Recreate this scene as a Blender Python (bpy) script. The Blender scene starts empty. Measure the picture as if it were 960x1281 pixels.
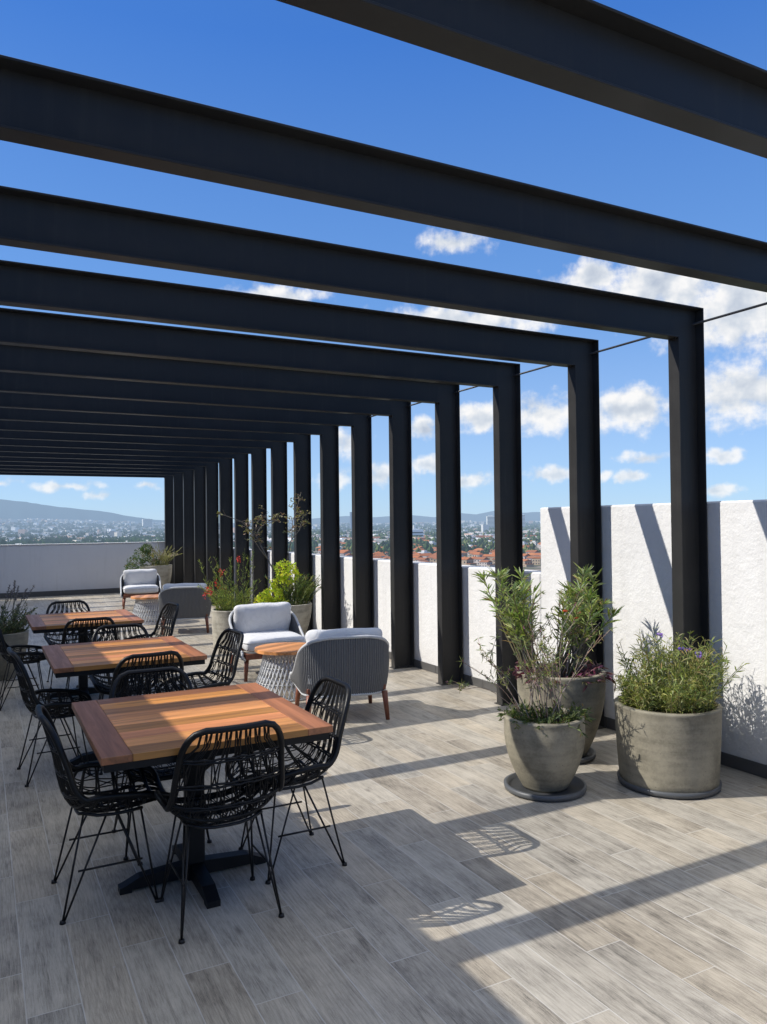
import bpy, math, random
from mathutils import Vector, Matrix
from math import sin, cos, pi, sqrt, atan2, radians
random.seed(7)
scene = bpy.context.scene
COL = scene.collection
V = Vector

# ------------------------------------------------------------------ mesh collector
class MB:
    def __init__(s): s.v = []; s.f = []; s.c = []; s.sm = []
    def add(s, vs, fs, col=(1, 1, 1), smooth=False):
        n = len(s.v); s.v += [tuple(p) for p in vs]
        s.f += [tuple(i + n for i in f) for f in fs]
        s.c += [col] * len(vs); s.sm += [smooth] * len(fs)
    def box(s, x0, x1, y0, y1, z0, z1, col=(1, 1, 1), M=None, bev=0.0):
        if bev > 0:
            b = bev; xs = (x0, x1); ys = (y0, y1); zs = (z0, z1)
            vs = []; idx = {}
            for ix in (0, 1):
                for iy in (0, 1):
                    for iz in (0, 1):
                        X, Y, Z = xs[ix], ys[iy], zs[iz]
                        dx, dy, dz = b * (1 - 2 * ix), b * (1 - 2 * iy), b * (1 - 2 * iz)
                        for a, p in enumerate(((X, Y + dy, Z + dz), (X + dx, Y, Z + dz), (X + dx, Y + dy, Z))):
                            idx[(ix, iy, iz, a)] = len(vs); vs.append(V(p))
            fs = []
            for i in (0, 1):
                q = [idx[(i, 0, 0, 0)], idx[(i, 1, 0, 0)], idx[(i, 1, 1, 0)], idx[(i, 0, 1, 0)]]; fs.append(q if i else q[::-1])
                q = [idx[(0, i, 0, 1)], idx[(0, i, 1, 1)], idx[(1, i, 1, 1)], idx[(1, i, 0, 1)]]; fs.append(q if i else q[::-1])
                q = [idx[(0, 0, i, 2)], idx[(1, 0, i, 2)], idx[(1, 1, i, 2)], idx[(0, 1, i, 2)]]; fs.append(q if i else q[::-1])
            for i in (0, 1):
                for j in (0, 1):
                    fs.append([idx[(i, j, 0, 0)], idx[(i, j, 1, 0)], idx[(i, j, 1, 1)], idx[(i, j, 0, 1)]])
                    fs.append([idx[(i, 0, j, 0)], idx[(i, 1, j, 0)], idx[(i, 1, j, 2)], idx[(i, 0, j, 2)]])
                    fs.append([idx[(0, i, j, 1)], idx[(1, i, j, 1)], idx[(1, i, j, 2)], idx[(0, i, j, 2)]])
            for i in (0, 1):
                for j in (0, 1):
                    for k in (0, 1):
                        fs.append([idx[(i, j, k, 0)], idx[(i, j, k, 1)], idx[(i, j, k, 2)]])
        else:
            vs = [V((x, y, z)) for x in (x0, x1) for y in (y0, y1) for z in (z0, z1)]
            fs = [(0, 1, 3, 2), (4, 6, 7, 5), (0, 4, 5, 1), (2, 3, 7, 6), (0, 2, 6, 4), (1, 5, 7, 3)]
        if M: vs = [M @ p for p in vs]
        s.add(vs, fs, col)
    def tube(s, pts, r, n=6, col=(1, 1, 1), closed=False, cap=True):
        pts = [V(p) for p in pts]; m = len(pts)
        rs = r if isinstance(r, (list, tuple)) else [r] * m
        vs = []; fs = []; nrm = None
        for i, p in enumerate(pts):
            if closed: t = pts[(i + 1) % m] - pts[i - 1]
            else: t = pts[min(i + 1, m - 1)] - pts[max(i - 1, 0)]
            if t.length < 1e-9: t = V((0, 0, 1))
            t.normalize()
            if nrm is None:
                a = V((0, 0, 1)) if abs(t.z) < .9 else V((1, 0, 0))
                nrm = t.cross(a).normalized()
            else:
                nrm = (nrm - t * nrm.dot(t))
                nrm = nrm.normalized() if nrm.length > 1e-6 else t.orthogonal().normalized()
            b = t.cross(nrm)
            for k in range(n):
                a = 2 * pi * k / n
                vs.append(p + (nrm * cos(a) + b * sin(a)) * rs[i])
        for i in range(m if closed else m - 1):
            j = (i + 1) % m
            for k in range(n):
                fs.append((i * n + k, i * n + (k + 1) % n, j * n + (k + 1) % n, j * n + k))
        if cap and not closed:
            fs.append(tuple(range(n))[::-1]); fs.append(tuple((m - 1) * n + k for k in range(n)))
        s.add(vs, fs, col, n >= 5)
    def lathe(s, prof, n=48, c=(0, 0, 0), col=(1, 1, 1), smooth=True, wob=0):
        vs = []; fs = []
        for (r, z) in prof:
            for k in range(n):
                a = 2 * pi * k / n
                rr = r * (1 + wob * sin(3 * a + z * 4) + wob * .6 * sin(5 * a - z * 9))
                vs.append((c[0] + rr * cos(a), c[1] + rr * sin(a), c[2] + z))
        for i in range(len(prof) - 1):
            for k in range(n):
                fs.append((i * n + k, i * n + (k + 1) % n, (i + 1) * n + (k + 1) % n, (i + 1) * n + k))
        s.add(vs, fs, col, smooth)
    def leaf(s, p, d, L, w, droop=0.0, side=None, col=(1, 1, 1), fold=0.25):
        d = V(d).normalized(); p = V(p)
        if side is None:
            a = V((random.gauss(0, 1), random.gauss(0, 1), random.gauss(0, 1)))
            side = d.cross(a)
        side = side.normalized() if side.length > 1e-6 else d.orthogonal().normalized()
        up = side.cross(d)
        pts = []
        for t in (0, .35, .7, 1):
            q = p + d * (L * t); q.z -= droop * L * t * t; pts.append(q)
        a, b, c2, e = pts
        vs = [a, b - side * w * .5 + up * w * fold, b + side * w * .5 + up * w * fold, b, c2 - side * w * .38 + up * w * fold * .7, c2 + side * w * .38 + up * w * fold * .7, c2, e]
        s.add(vs, [(0, 3, 1), (0, 2, 3), (1, 3, 6, 4), (3, 2, 5, 6), (4, 6, 7), (6, 5, 7)], col)
    def build(s, name, mat, parent=None, link=True):
        me = bpy.data.meshes.new(name)
        me.from_pydata(s.v, [], s.f)
        ca = me.attributes.new('tone', 'FLOAT_COLOR', 'POINT')
        buf = []
        for c in s.c: buf += [c[0], c[1], c[2], 1.0]
        ca.data.foreach_set('color', buf)
        me.polygons.foreach_set('use_smooth', s.sm)
        me.materials.append(mat); me.update()
        o = bpy.data.objects.new(name, me); COL.objects.link(o)
        if parent: o.parent = parent
        return o

def tag(o, label=None, cat=None, group=None, kind=None):
    if label: o['label'] = label
    if cat: o['category'] = cat
    if group: o['group'] = group
    if kind: o['kind'] = kind
    return o
def empty(name, loc=(0, 0, 0), rz=0, label=None, cat=None, group=None):
    o = bpy.data.objects.new(name, None); COL.objects.link(o)
    o.empty_display_size = .2
    o.location = loc; o.rotation_euler = (0, 0, rz)
    return tag(o, label, cat, group)
def copy_tree(o, parent=None):
    c = o.copy(); COL.objects.link(c)
    if parent: c.parent = parent
    for ch in list(o.children): copy_tree(ch, c)
    return c

# ------------------------------------------------------------------ materials
def mat(name):
    m = bpy.data.materials.new(name); m.use_nodes = True
    nt = m.node_tree
    for n in list(nt.nodes): nt.nodes.remove(n)
    return m, nt, nt.nodes, nt.links
class NT:
    """tiny node helper"""
    def __init__(s, nt): s.nt = nt
    def n(s, t, **k):
        nd = s.nt.nodes.new(t)
        for a, b in k.items(): setattr(nd, a, b)
        return nd
    def setin(s, nd, i, v):
        if v is None: return
        if isinstance(v, bpy.types.NodeSocket): s.nt.links.new(v, nd.inputs[i])
        else: nd.inputs[i].default_value = v
    def m(s, op, a, b=None, c=None, clamp=False):
        nd = s.n('ShaderNodeMath', operation=op); nd.use_clamp = clamp
        s.setin(nd, 0, a); s.setin(nd, 1, b); s.setin(nd, 2, c); return nd.outputs[0]
    def vm(s, op, a, b=None, out=0):
        nd = s.n('ShaderNodeVectorMath', operation=op)
        s.setin(nd, 0, a); s.setin(nd, 1, b); return nd.outputs[out]
    def mix(s, f, a, b, bt='MIX'):
        nd = s.n('ShaderNodeMix', data_type='RGBA', blend_type=bt)
        s.setin(nd, 0, f); s.setin(nd, 6, a); s.setin(nd, 7, b); return nd.outputs[2]
    def noise(s, vec, scale=5, detail=4, rough=.5, out=0, dist=0.0):
        nd = s.n('ShaderNodeTexNoise'); s.setin(nd, 'Vector', vec)
        nd.inputs['Scale'].default_value = scale; nd.inputs['Detail'].default_value = detail
        nd.inputs['Roughness'].default_value = rough; nd.inputs['Distortion'].default_value = dist
        return nd.outputs[out]
    def ramp(s, f, stops):
        nd = s.n('ShaderNodeValToRGB'); s.setin(nd, 0, f)
        el = nd.color_ramp.elements
        while len(el) < len(stops): el.new(0.5)
        for e, (p, c) in zip(el, stops): e.position = p; e.color = (c[0], c[1], c[2], 1)
        return nd.outputs[0]
    def bump(s, h, strength=.3, dist=.01):
        nd = s.n('ShaderNodeBump'); nd.inputs['Strength'].default_value = strength
        nd.inputs['Distance'].default_value = dist; s.setin(nd, 'Height', h); return nd.outputs[0]
    def xyz(s, v):
        nd = s.n('ShaderNodeSeparateXYZ'); s.setin(nd, 0, v); return nd.outputs
    def comb(s, x, y, z=0.0):
        nd = s.n('ShaderNodeCombineXYZ'); s.setin(nd, 0, x); s.setin(nd, 1, y); s.setin(nd, 2, z); return nd.outputs[0]
    def mr(s, v, a, b, c, d):
        nd = s.n('ShaderNodeMapRange'); s.setin(nd, 0, v)
        for i, q in enumerate((a, b, c, d)): nd.inputs[i + 1].default_value = q
        return nd.outputs[0]
    def bsdf(s, color, rough=.6, metal=0, normal=None, spec=.5):
        nd = s.n('ShaderNodeBsdfPrincipled'); s.setin(nd, 'Base Color', color); s.setin(nd, 'Roughness', rough)
        s.setin(nd, 'Metallic', metal); s.setin(nd, 'Specular IOR Level', spec)
        if normal is not None: s.setin(nd, 'Normal', normal)
        return nd.outputs[0]
    def out(s, sh): 
        o = s.n('ShaderNodeOutputMaterial'); s.nt.links.new(sh, o.inputs[0])

def simple(name, col, rough=.6, metal=0, var=.15, nscale=8, bump=.0, bscale=60, spec=.5, bdist=.003, attr=False):
    m, nt, _, _ = mat(name); h = NT(nt)
    co = h.n('ShaderNodeTexCoord').outputs['Object']
    n1 = h.noise(co, nscale, 5, .6)
    c = h.mix(n1, tuple(x * (1 - var) for x in col) + (1,), tuple(min(1, x * (1 + var)) for x in col) + (1,))
    if attr:
        at = h.n('ShaderNodeAttribute', attribute_name='tone')
        c = h.mix(1.0, c, at.outputs['Color'], 'MULTIPLY')
    r = h.mr(n1, .3, .7, max(.02, rough - .06), min(1, rough + .06))
    nrm = h.bump(h.noise(co, bscale, 4, .6), bump, bdist) if bump else None
    h.out(h.bsdf(c, r, metal, nrm, spec)); return m

# floor: wood-look porcelain planks
def floor_material():
    m, nt, _, _ = mat('plank_tile'); h = NT(nt)
    co = h.n('ShaderNodeTexCoord').outputs['Object']
    X, Y, Z = h.xyz(co)
    PW, PL = .1715, .88
    u = h.m('DIVIDE', h.m('SUBTRACT', X, .132), PW); i = h.m('FLOOR', u); fu = h.m('SUBTRACT', u, i)
    yo = h.m('ADD', h.m('SUBTRACT', Y, 3.12), h.m('MULTIPLY', h.m('SUBTRACT', i, 2.0), PL / 3))
    v = h.m('DIVIDE', yo, PL); j = h.m('FLOOR', v); fv = h.m('SUBTRACT', v, j)
    wn = h.n('ShaderNodeTexWhiteNoise', noise_dimensions='2D'); nt.links.new(h.comb(i, j), wn.inputs['Vector'])
    rnd = wn.outputs['Value']; rc = h.xyz(wn.outputs['Color'])
    # grain, shifted for every plank
    gx = h.m('ADD', X, h.m('MULTIPLY', rc[0], 37.0)); gy = h.m('ADD', Y, h.m('MULTIPLY', rc[1], 53.0))
    g1 = h.noise(h.comb(h.m('MULTIPLY', gx, 24), h.m('MULTIPLY', gy, 1.7)), 1.0, 8, .68, dist=1.0)
    g2 = h.noise(h.comb(h.m('MULTIPLY', gx, 190), h.m('MULTIPLY', gy, 11)), 1.0, 4, .75, dist=.4)
    g3 = h.noise(h.comb(h.m('MULTIPLY', gx, 6), h.m('MULTIPLY', gy, 4.5)), 1.0, 6, .62)
    g4 = h.noise(co, 240, 3, .7)
    t = h.m('ADD', h.m('MULTIPLY', g1, .32), h.m('MULTIPLY', g2, .36))
    t = h.m('ADD', t, h.m('MULTIPLY', g3, .26)); t = h.m('ADD', t, h.m('MULTIPLY', g4, .14))
    t = h.m('ADD', t, h.m('MULTIPLY', h.m('SUBTRACT', rnd, .5), .05))
    c = h.ramp(t, [(.42, (.125, .112, .095)), (.48, (.275, .252, .213)), (.55, (.405, .373, .315)), (.65, (.53, .49, .415))])
    # warm / cool tint per plank
    c = h.mix(h.mr(rc[2], 0, 1, 0, .5), c, h.mix(1.0, c, (1.08, .97, .82, 1), 'MULTIPLY'))
    ring = h.n('ShaderNodeTexWave', wave_type='RINGS', rings_direction='Z'); nt.links.new(h.comb(h.m('MULTIPLY', h.m('SUBTRACT', h.m('MODULO', h.m('ADD', gx, 100.0), .9), .45), 9), h.m('MULTIPLY', h.m('SUBTRACT', h.m('MODULO', h.m('ADD', gy, 100.0), 1.7), .85), 1.6)), ring.inputs['Vector'])
    ring.inputs['Scale'].default_value = 2.2; ring.inputs['Distortion'].default_value = 3.5; ring.inputs['Detail'].default_value = 3
    c = h.mix(h.m('MULTIPLY', h.mr(ring.outputs['Fac'], .55, .95, 0, .16), h.m('GREATER_THAN', rc[1], .45)), c, (.14, .12, .10, 1))
    # knots
    vo = h.n('ShaderNodeTexVoronoi'); nt.links.new(h.comb(h.m('MULTIPLY', gx, 7), h.m('MULTIPLY', gy, 2.6)), vo.inputs['Vector']); vo.inputs['Scale'].default_value = 1
    kn = h.mr(vo.outputs['Distance'], .03, .13, .55, 0.0)
    c = h.mix(h.m('MULTIPLY', kn, h.m('GREATER_THAN', g1, .5)), c, (.09, .075, .062, 1))
    # faint dust / wear stains over the whole deck
    st = h.mr(h.noise(co, 1.1, 5, .6), .35, .7, .90, 1.09)
    c = h.mix(1.0, c, h.comb(st, st, st), 'MULTIPLY')
    # grout
    e1 = h.m('MULTIPLY', h.m('MINIMUM', fu, h.m('SUBTRACT', 1.0, fu)), PW)
    e2 = h.m('MULTIPLY', h.m('MINIMUM', fv, h.m('SUBTRACT', 1.0, fv)), PL)
    ed = h.m('MINIMUM', e1, e2)
    gr = h.mr(ed, .0014, .0026, 1, 0)
    c = h.mix(h.m('MULTIPLY', gr, h.mr(h.noise(co, 3, 3, .6), .3, .7, .45, .95)), c, (.58, .555, .51, 1))
    # dark flecks and dirt dots
    vd = h.n('ShaderNodeTexVoronoi'); nt.links.new(co, vd.inputs['Vector']); vd.inputs['Scale'].default_value = 3.1
    c = h.mix(h.mr(vd.outputs['Distance'], .012, .02, .6, 0.0), c, (.45, .44, .42, 1))
    hgt = h.m('SUBTRACT', h.m('MULTIPLY', g2, .5), h.mr(ed, .001, .003, 1.2, 0))
    nrm = h.bump(hgt, .35, .0015)
    rgh = h.mr(g1, .3, .7, .52, .40)
    h.out(h.bsdf(c, rgh, 0, nrm, .35)); return m

def stucco_material(name, col, bs=1.0, grime=.1):
    m, nt, _, _ = mat(name); h = NT(nt)
    co = h.n('ShaderNodeTexCoord').outputs['Object']
    b1 = h.noise(co, 14, 4, .55); b2 = h.noise(co, 55, 4, .6); b3 = h.noise(co, 2.0, 4, .6)
    c = h.mix(h.mr(b3, .3, .7, 0, 1), tuple(x * (1 - grime) for x in col) + (1,), col + (1,))
    X, Y, Z = h.xyz(co)
    low = h.mr(h.m('ADD', Z, h.m('MULTIPLY', h.noise(co, 5, 5, .7), .25)), .15, .45, .25, 0)
    c = h.mix(low, c, (.42, .38, .33, 1))
    run = h.noise(h.comb(h.m('MULTIPLY', X, 9), h.m('MULTIPLY', Y, 9), h.m('MULTIPLY', Z, .8)), 1.0, 5, .65)
    run2 = h.mr(run, .52, .72, 0, .22)
    c = h.mix(h.m('MULTIPLY', run2, h.mr(b3, .35, .6, .2, 1)), c, (.40, .385, .36, 1))
    nrm = h.bump(h.m('ADD', b1, h.m('MULTIPLY', b2, .45)), .75 * bs, .018)
    h.out(h.bsdf(c, .85, 0, nrm, .2)); return m

def leaf_material(name, col, trans=.35, rough=.45):
    m, nt, _, _ = mat(name); h = NT(nt)
    at = h.n('ShaderNodeAttribute', attribute_name='tone').outputs['Color']
    c = h.mix(1.0, at, col + (1,), 'MULTIPLY')
    b = h.bsdf(c, rough, 0, None, .4)
    tr = h.n('ShaderNodeBsdfTranslucent'); c2 = h.mix(1.0, c, (1.25, 1.35, .6, 1), 'MULTIPLY'); nt.links.new(c2, tr.inputs[0])
    mx = h.n('ShaderNodeMixShader'); mx.inputs[0].default_value = trans
    nt.links.new(b, mx.inputs[1]); nt.links.new(tr.outputs[0], mx.inputs[2])
    h.out(mx.outputs[0]); return m

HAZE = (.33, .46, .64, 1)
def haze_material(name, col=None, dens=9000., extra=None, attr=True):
    """diffuse surface with aerial haze painted in as a glow (depends on how far the point is from the terrace)"""
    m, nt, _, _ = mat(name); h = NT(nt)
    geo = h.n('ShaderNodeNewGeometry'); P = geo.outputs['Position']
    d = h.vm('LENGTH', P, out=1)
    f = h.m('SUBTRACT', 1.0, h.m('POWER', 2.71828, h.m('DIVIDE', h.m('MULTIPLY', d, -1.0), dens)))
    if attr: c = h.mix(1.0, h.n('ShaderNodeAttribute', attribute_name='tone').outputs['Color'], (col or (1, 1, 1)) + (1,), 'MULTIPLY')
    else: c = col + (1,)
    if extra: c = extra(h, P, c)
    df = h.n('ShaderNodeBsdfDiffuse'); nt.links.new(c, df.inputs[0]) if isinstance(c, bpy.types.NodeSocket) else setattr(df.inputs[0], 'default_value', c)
    em = h.n('ShaderNodeEmission'); em.inputs[0].default_value = HAZE; em.inputs[1].default_value = 1.0  # haze painted into the material as emission, no air volume behind it
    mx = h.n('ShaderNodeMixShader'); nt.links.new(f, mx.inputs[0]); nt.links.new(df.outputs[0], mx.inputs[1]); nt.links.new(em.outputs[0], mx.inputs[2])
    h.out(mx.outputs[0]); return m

def wood_material(name, col, axis='attr', rough=.32, spec=.5, along=0):
    """tone attribute tints each board; grain along local x (along=0), y (1) or z (2)"""
    m, nt, _, _ = mat(name); h = NT(nt)
    co = h.n('ShaderNodeTexCoord').outputs['Object']
    at = h.n('ShaderNodeAttribute', attribute_name='tone').outputs['Color']
    X, Y, Z = h.xyz(co)
    sc = [70, 70, 70]; sc[along] = 4
    off = h.m('MULTIPLY', h.xyz(at)[0], 91.0)
    vec = h.comb(h.m('ADD', h.m('MULTIPLY', X, sc[0]), off), h.m('ADD', h.m('MULTIPLY', Y, sc[1]), off), h.m('MULTIPLY', Z, sc[2]))
    g = h.noise(vec, .5, 6, .65, dist=.6); g2 = h.noise(vec, .12, 3, .5, dist=.5)
    t = h.m('ADD', h.m('MULTIPLY', g, .55), h.m('MULTIPLY', g2, .45))
    c = h.ramp(t, [(.34, tuple(x * .52 for x in col)), (.5, col), (.66, tuple(min(1, x * 1.35) for x in col))])
    c = h.mix(1.0, c, at, 'MULTIPLY')
    h.out(h.bsdf(c, h.mr(g, .3, .7, rough + .12, rough), 0, h.bump(g, .15, .001), spec)); return m

def concrete_material(name, col, band=.25):
    m, nt, _, _ = mat(name); h = NT(nt)
    co = h.n('ShaderNodeTexCoord').outputs['Object']; X, Y, Z = h.xyz(co)
    n1 = h.noise(co, 5, 6, .6); n2 = h.noise(co, 70, 4, .7); n1 = h.m('ADD', n1, h.m('MULTIPLY', h.m('SUBTRACT', h.noise(co, 2.2, 3, .5, dist=1.2), .5), .5)); n3 = h.noise(h.comb(h.m('MULTIPLY', X, 3), h.m('MULTIPLY', Y, 3), h.m('MULTIPLY', Z, 26)), 1, 4, .6)
    t = h.m('ADD', h.m('MULTIPLY', n1, .55), h.m('ADD', h.m('MULTIPLY', n3, band), h.m('MULTIPLY', n2, .2)))
    c = h.ramp(t, [(.38, tuple(x * .62 for x in col)), (.5, col), (.62, tuple(x * 1.28 for x in col))])
    vo = h.n('ShaderNodeTexVoronoi'); nt.links.new(co, vo.inputs['Vector']); vo.inputs['Scale'].default_value = 42
    pit = h.mr(vo.outputs['Distance'], .06, .16, 1, 0)
    pit = h.m('MULTIPLY', pit, h.m('GREATER_THAN', n1, .53))
    c = h.mix(h.m('MULTIPLY', pit, .6), c, (.05, .045, .035, 1))
    h.out(h.bsdf(c, .7, 0, h.bump(h.m('SUBTRACT', h.m('ADD', n3, h.m('MULTIPLY', n2, .5)), pit), .35, .004), .3)); return m

M = {}
M['floor'] = floor_material()
M['stucco'] = stucco_material('white_stucco', (.74, .735, .72), .6)
M['farwall'] = stucco_material('parapet_paint', (.72, .72, .72), .15, .05)
M['bldg'] = stucco_material('building_render', (.62, .60, .57), .5, .06)
M['skirt'] = simple('skirting_tile', (.085, .083, .08), .55, 0, .25, 9, .15, 40)
M['steel'] = simple('charcoal_steel', (.027, .027, .0275), .33, 0, .15, 3, .05, 30, .36, .002)
def steel_material():
    m, nt, _, _ = mat('charcoal_steel'); h = NT(nt)
    co = h.n('ShaderNodeTexCoord').outputs['Object']; X, Y, Z = h.xyz(co)
    n1 = h.noise(co, 2.2, 6, .65); n2 = h.noise(co, 90, 3, .7)
    st = h.noise(h.comb(h.m('MULTIPLY', X, 28), h.m('MULTIPLY', Y, 40), h.m('MULTIPLY', Z, 1.2)), 1.0, 5, .6)
    dust = h.m('ADD', h.mr(n1, .45, .75, 0, .22), h.mr(st, .55, .75, 0, .18))
    low = h.mr(Z, .0, .22, .35, 0)
    c = h.mix(h.m('ADD', dust, low, clamp=True), (.033, .0325, .032, 1), (.085, .081, .074, 1))
    h.out(h.bsdf(c, h.m('ADD', h.mr(n1, .3, .7, .30, .44), h.m('MULTIPLY', dust, .4)), 0, h.bump(n2, .05, .001), .13)); return m
M['steel'] = steel_material()
M['rod'] = simple('rod_steel', (.03, .03, .032), .45, .2, .2, 6)
M['rattan'] = simple('black_rattan', (.0055, .0055, .006), .42, 0, .3, 30, .25, 260, .32, .001)
M['wire'] = simple('black_wire', (.010, .010, .011), .40, .3, .3, 20)
M['base'] = simple('black_iron', (.006, .0065, .0075), .45, 0, .3, 12, .1, 90, .25)
M['top'] = wood_material('teak_boards', (.60, .26, .075), along=0, rough=.34)
M['top_end'] = wood_material('teak_end_boards', (.42, .165, .068), along=1, rough=.34)
M['round'] = wood_material('teak_round_top', (.64, .28, .10), along=0, rough=.34)
M['leg'] = wood_material('stained_leg', (.21, .068, .034), along=2, rough=.38)
M['cord'] = simple('grey_cord', (.175, .175, .175), .8, 0, .22, 50, .2, 300, .2, .001)
M['rope'] = simple('rope_light', (.52, .53, .54), .8, 0, .22, 40, .3, 300, .2, .001)
M['cushion'] = simple('cushion_fabric', (.66, .665, .68), .9, 0, .07, 3, .35, 420, .15, .001)
def cushion_material():
    m, nt, _, _ = mat('cushion_fabric'); h = NT(nt)
    co = h.n('ShaderNodeTexCoord').outputs['Object']
    n1 = h.noise(co, 6, 3, .5, dist=.8); n2 = h.noise(co, 500, 2, .6); n3 = h.noise(co, 2.5, 3, .5)
    c = h.mix(n3, (.60, .605, .615, 1), (.70, .70, .705, 1))
    nrm = h.bump(h.m('ADD', n1, h.m('MULTIPLY', n2, .03)), .55, .03)
    h.out(h.bsdf(c, .92, 0, nrm, .15)); return m
M['cushion'] = cushion_material()
M['pot'] = concrete_material('fired_concrete', (.25, .228, .172))
M['potlight'] = concrete_material('pale_concrete', (.40, .375, .31))
M['saucer'] = simple('saucer_plastic', (.085, .09, .095), .45, 0, .2, 9, .1, 60)
M['soil'] = simple('potting_soil', (.035, .024, .016), .95, 0, .6, 30, .9, 60, .1, .02)
M['lf'] = leaf_material('foliage', (1, 1, 1))
M['stem'] = simple('stem_bark', (1, 1, 1), .7, 0, .2, 30, attr=True)
M['petal'] = leaf_material('petals', (1, 1, 1), .3, .6)

# ------------------------------------------------------------------ the setting
W_X = 4.357; FAR = 19.77; TALL = 1.747; LOW = 1.175; TALL_END = 5.354
fl = MB(); fl.box(-2.3, 4.7, -6, FAR + .3, -.25, 0); tag(fl.build('floor', M['floor']), kind='structure')

def grid_wall(name, x0, x1, y0, y1, z0, z1, m, label, lump=.006, st=.12):
    """parapet with a slightly uneven hand-plastered face and eased arrises"""
    b = MB(); b.box(x0, x1, y0, y1, z0, z1, bev=.012)
    o = b.build(name, m); tag(o, label, 'wall'); return o
tall = grid_wall('parapet_wall', W_X, W_X + .22, -6, TALL_END, 0, TALL, M['stucco'], 'tall white stucco parapet wall behind the nearest big planters')
low = grid_wall('parapet_wall', W_X + .002, W_X + .20, TALL_END + .003, FAR + .002, 0, LOW, M['stucco'], 'low white stucco parapet wall running behind the row of dark columns')
far = grid_wall('parapet_wall', -2.3, W_X + .20, FAR + .005, FAR + .2, 0, 1.209, M['farwall'], 'shaded grey white parapet wall closing the far end of the terrace')
cp = MB(); cp.box(-2.3, W_X + .22, FAR - .01, FAR + .22, 1.211, 1.232, bev=.004); cp.build('coping', M['stucco'], far)
def skirt(y0, y1, x, parent, n):
    b = MB(); y = y0
    while y < y1 - .01:
        e = min(y + .88, y1); b.box(x - .012, x - .001, y + .0015, e - .0015, .001, .085, bev=.002); y = e
    return b.build('skirting', M['skirt'], parent)
skirt(-6, TALL_END, W_X, tall, 0); skirt(TALL_END, FAR - .02, W_X, low, 0)
b = MB(); b.box(-2.3, W_X - .02, FAR - .012, FAR + .002, .001, .12, bev=.002); b.build('skirting', M['skirt'], far)
# penthouse building on the left (its roof throws the long shade)
BX = -1.91; BH = 3.2
pb = empty('penthouse_building', (BX, 8, 0), 0, 'pale rendered penthouse building carrying the left ends of the dark beams', 'building')
b = MB(); b.box(-5, 0, -14, 12.0, 0, BH - .06, bev=.01); b.build('wall', M['bldg'], pb)
b = MB(); b.box(-5.02, .0, -14.02, 12.02, BH - .058, BH, bev=.008); b.build('roof_coping', M['bldg'], pb)
b = MB(); b.box(.002, .014, -14, 12, .001, .085); b.build('skirting', M['skirt'], pb)
tb = MB(); tb.box(-5.02, 5.0, -14, 28.5, -38, -.252)
tag(tb.build('tower_block', M['bldg']), 'pale rendered block below the terrace floor carrying the whole rooftop', 'building')

# ------------------------------------------------------------------ pergola
XI, XO, ZT, D_, B_ = 4.098, 4.343, 3.058, .223, .09
ZB = ZT - D_; Y0 = 3.58; S = .9985; T = .009
def frame_obj():
    r = empty('pergola_frame', (0, 0, 0))
    c = MB()
    c.box(XI, XI + T, 0, B_, 0, ZB + T, bev=.0015)
    c.box(XO - T, XO, 0, B_, 0, ZT, bev=.0015)
    c.box(XI + T + .0005, XO - T - .0005, .062, .074, 0, ZT - T - .0005)
    c.box(XI + .002, XO - T - .0005, 0, B_, ZT - T, ZT, bev=.0015)
    c.box(XI - .02, XO + .002, -.015, B_ + .01, .0, .008)
    for bx_ in (XI + .05, XO - .06): c.tube([(bx_, .028, .008), (bx_, .028, .022)], .009, 6)
    c.build('column', M['steel'], r)
    b = MB(); x0 = BX + .003
    b.box(x0, XI - .001, 0, B_, ZT - T, ZT, bev=.0015)
    b.box(x0, XI - .001, 0, B_, ZB, ZB + T, bev=.0015)
    b.box(x0, XI + T, .062, .074, ZB + T + .0005, ZT - T - .0005)
    b.box(XI - .012, XI + .03, .02, .06, ZB - .011, ZB - .0005)     # weld tab at the knee
    b.build('beam', M['steel'], r)
    return r
ORD = ['first', 'second', 'third', 'fourth', 'fifth', 'sixth', 'seventh', 'eighth', 'ninth', 'tenth', 'eleventh', 'twelfth', 'thirteenth', 'fourteenth', 'fifteenth', 'sixteenth', 'seventeenth', 'eighteenth', 'nineteenth']
fr0 = frame_obj()
for k in range(-2, 17):
    o = fr0 if k == -2 else copy_tree(fr0)
    o.location = (0, Y0 + k * S, 0)
    if k == -2: lb = 'dark steel beam and column crossing the top right corner of the view'
    elif k == -1: lb = 'dark steel frame whose beam crosses the whole view above the first visible column'
    elif k == 0: lb = 'dark steel frame with its column right behind the big cylindrical planter, nearest visible column'
    elif k == 16: lb = 'last dark steel frame of the row, standing by the far parapet'
    else: lb = 'dark steel portal frame, %s in the row counted from the nearest visible column' % ORD[k]
    tag(o, lb, 'pergola frame', 'dark steel frames of the pergola')
b = MB(); b.tube([(4.312, Y0 - 2 * S - .2, 2.958), (4.312, Y0 + 16 * S + .05, 2.95)], .0085, 8)
tag(b.build('tie_rod', M['rod']), 'thin steel rod threading through the column heads of the pergola', 'rod')

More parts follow.
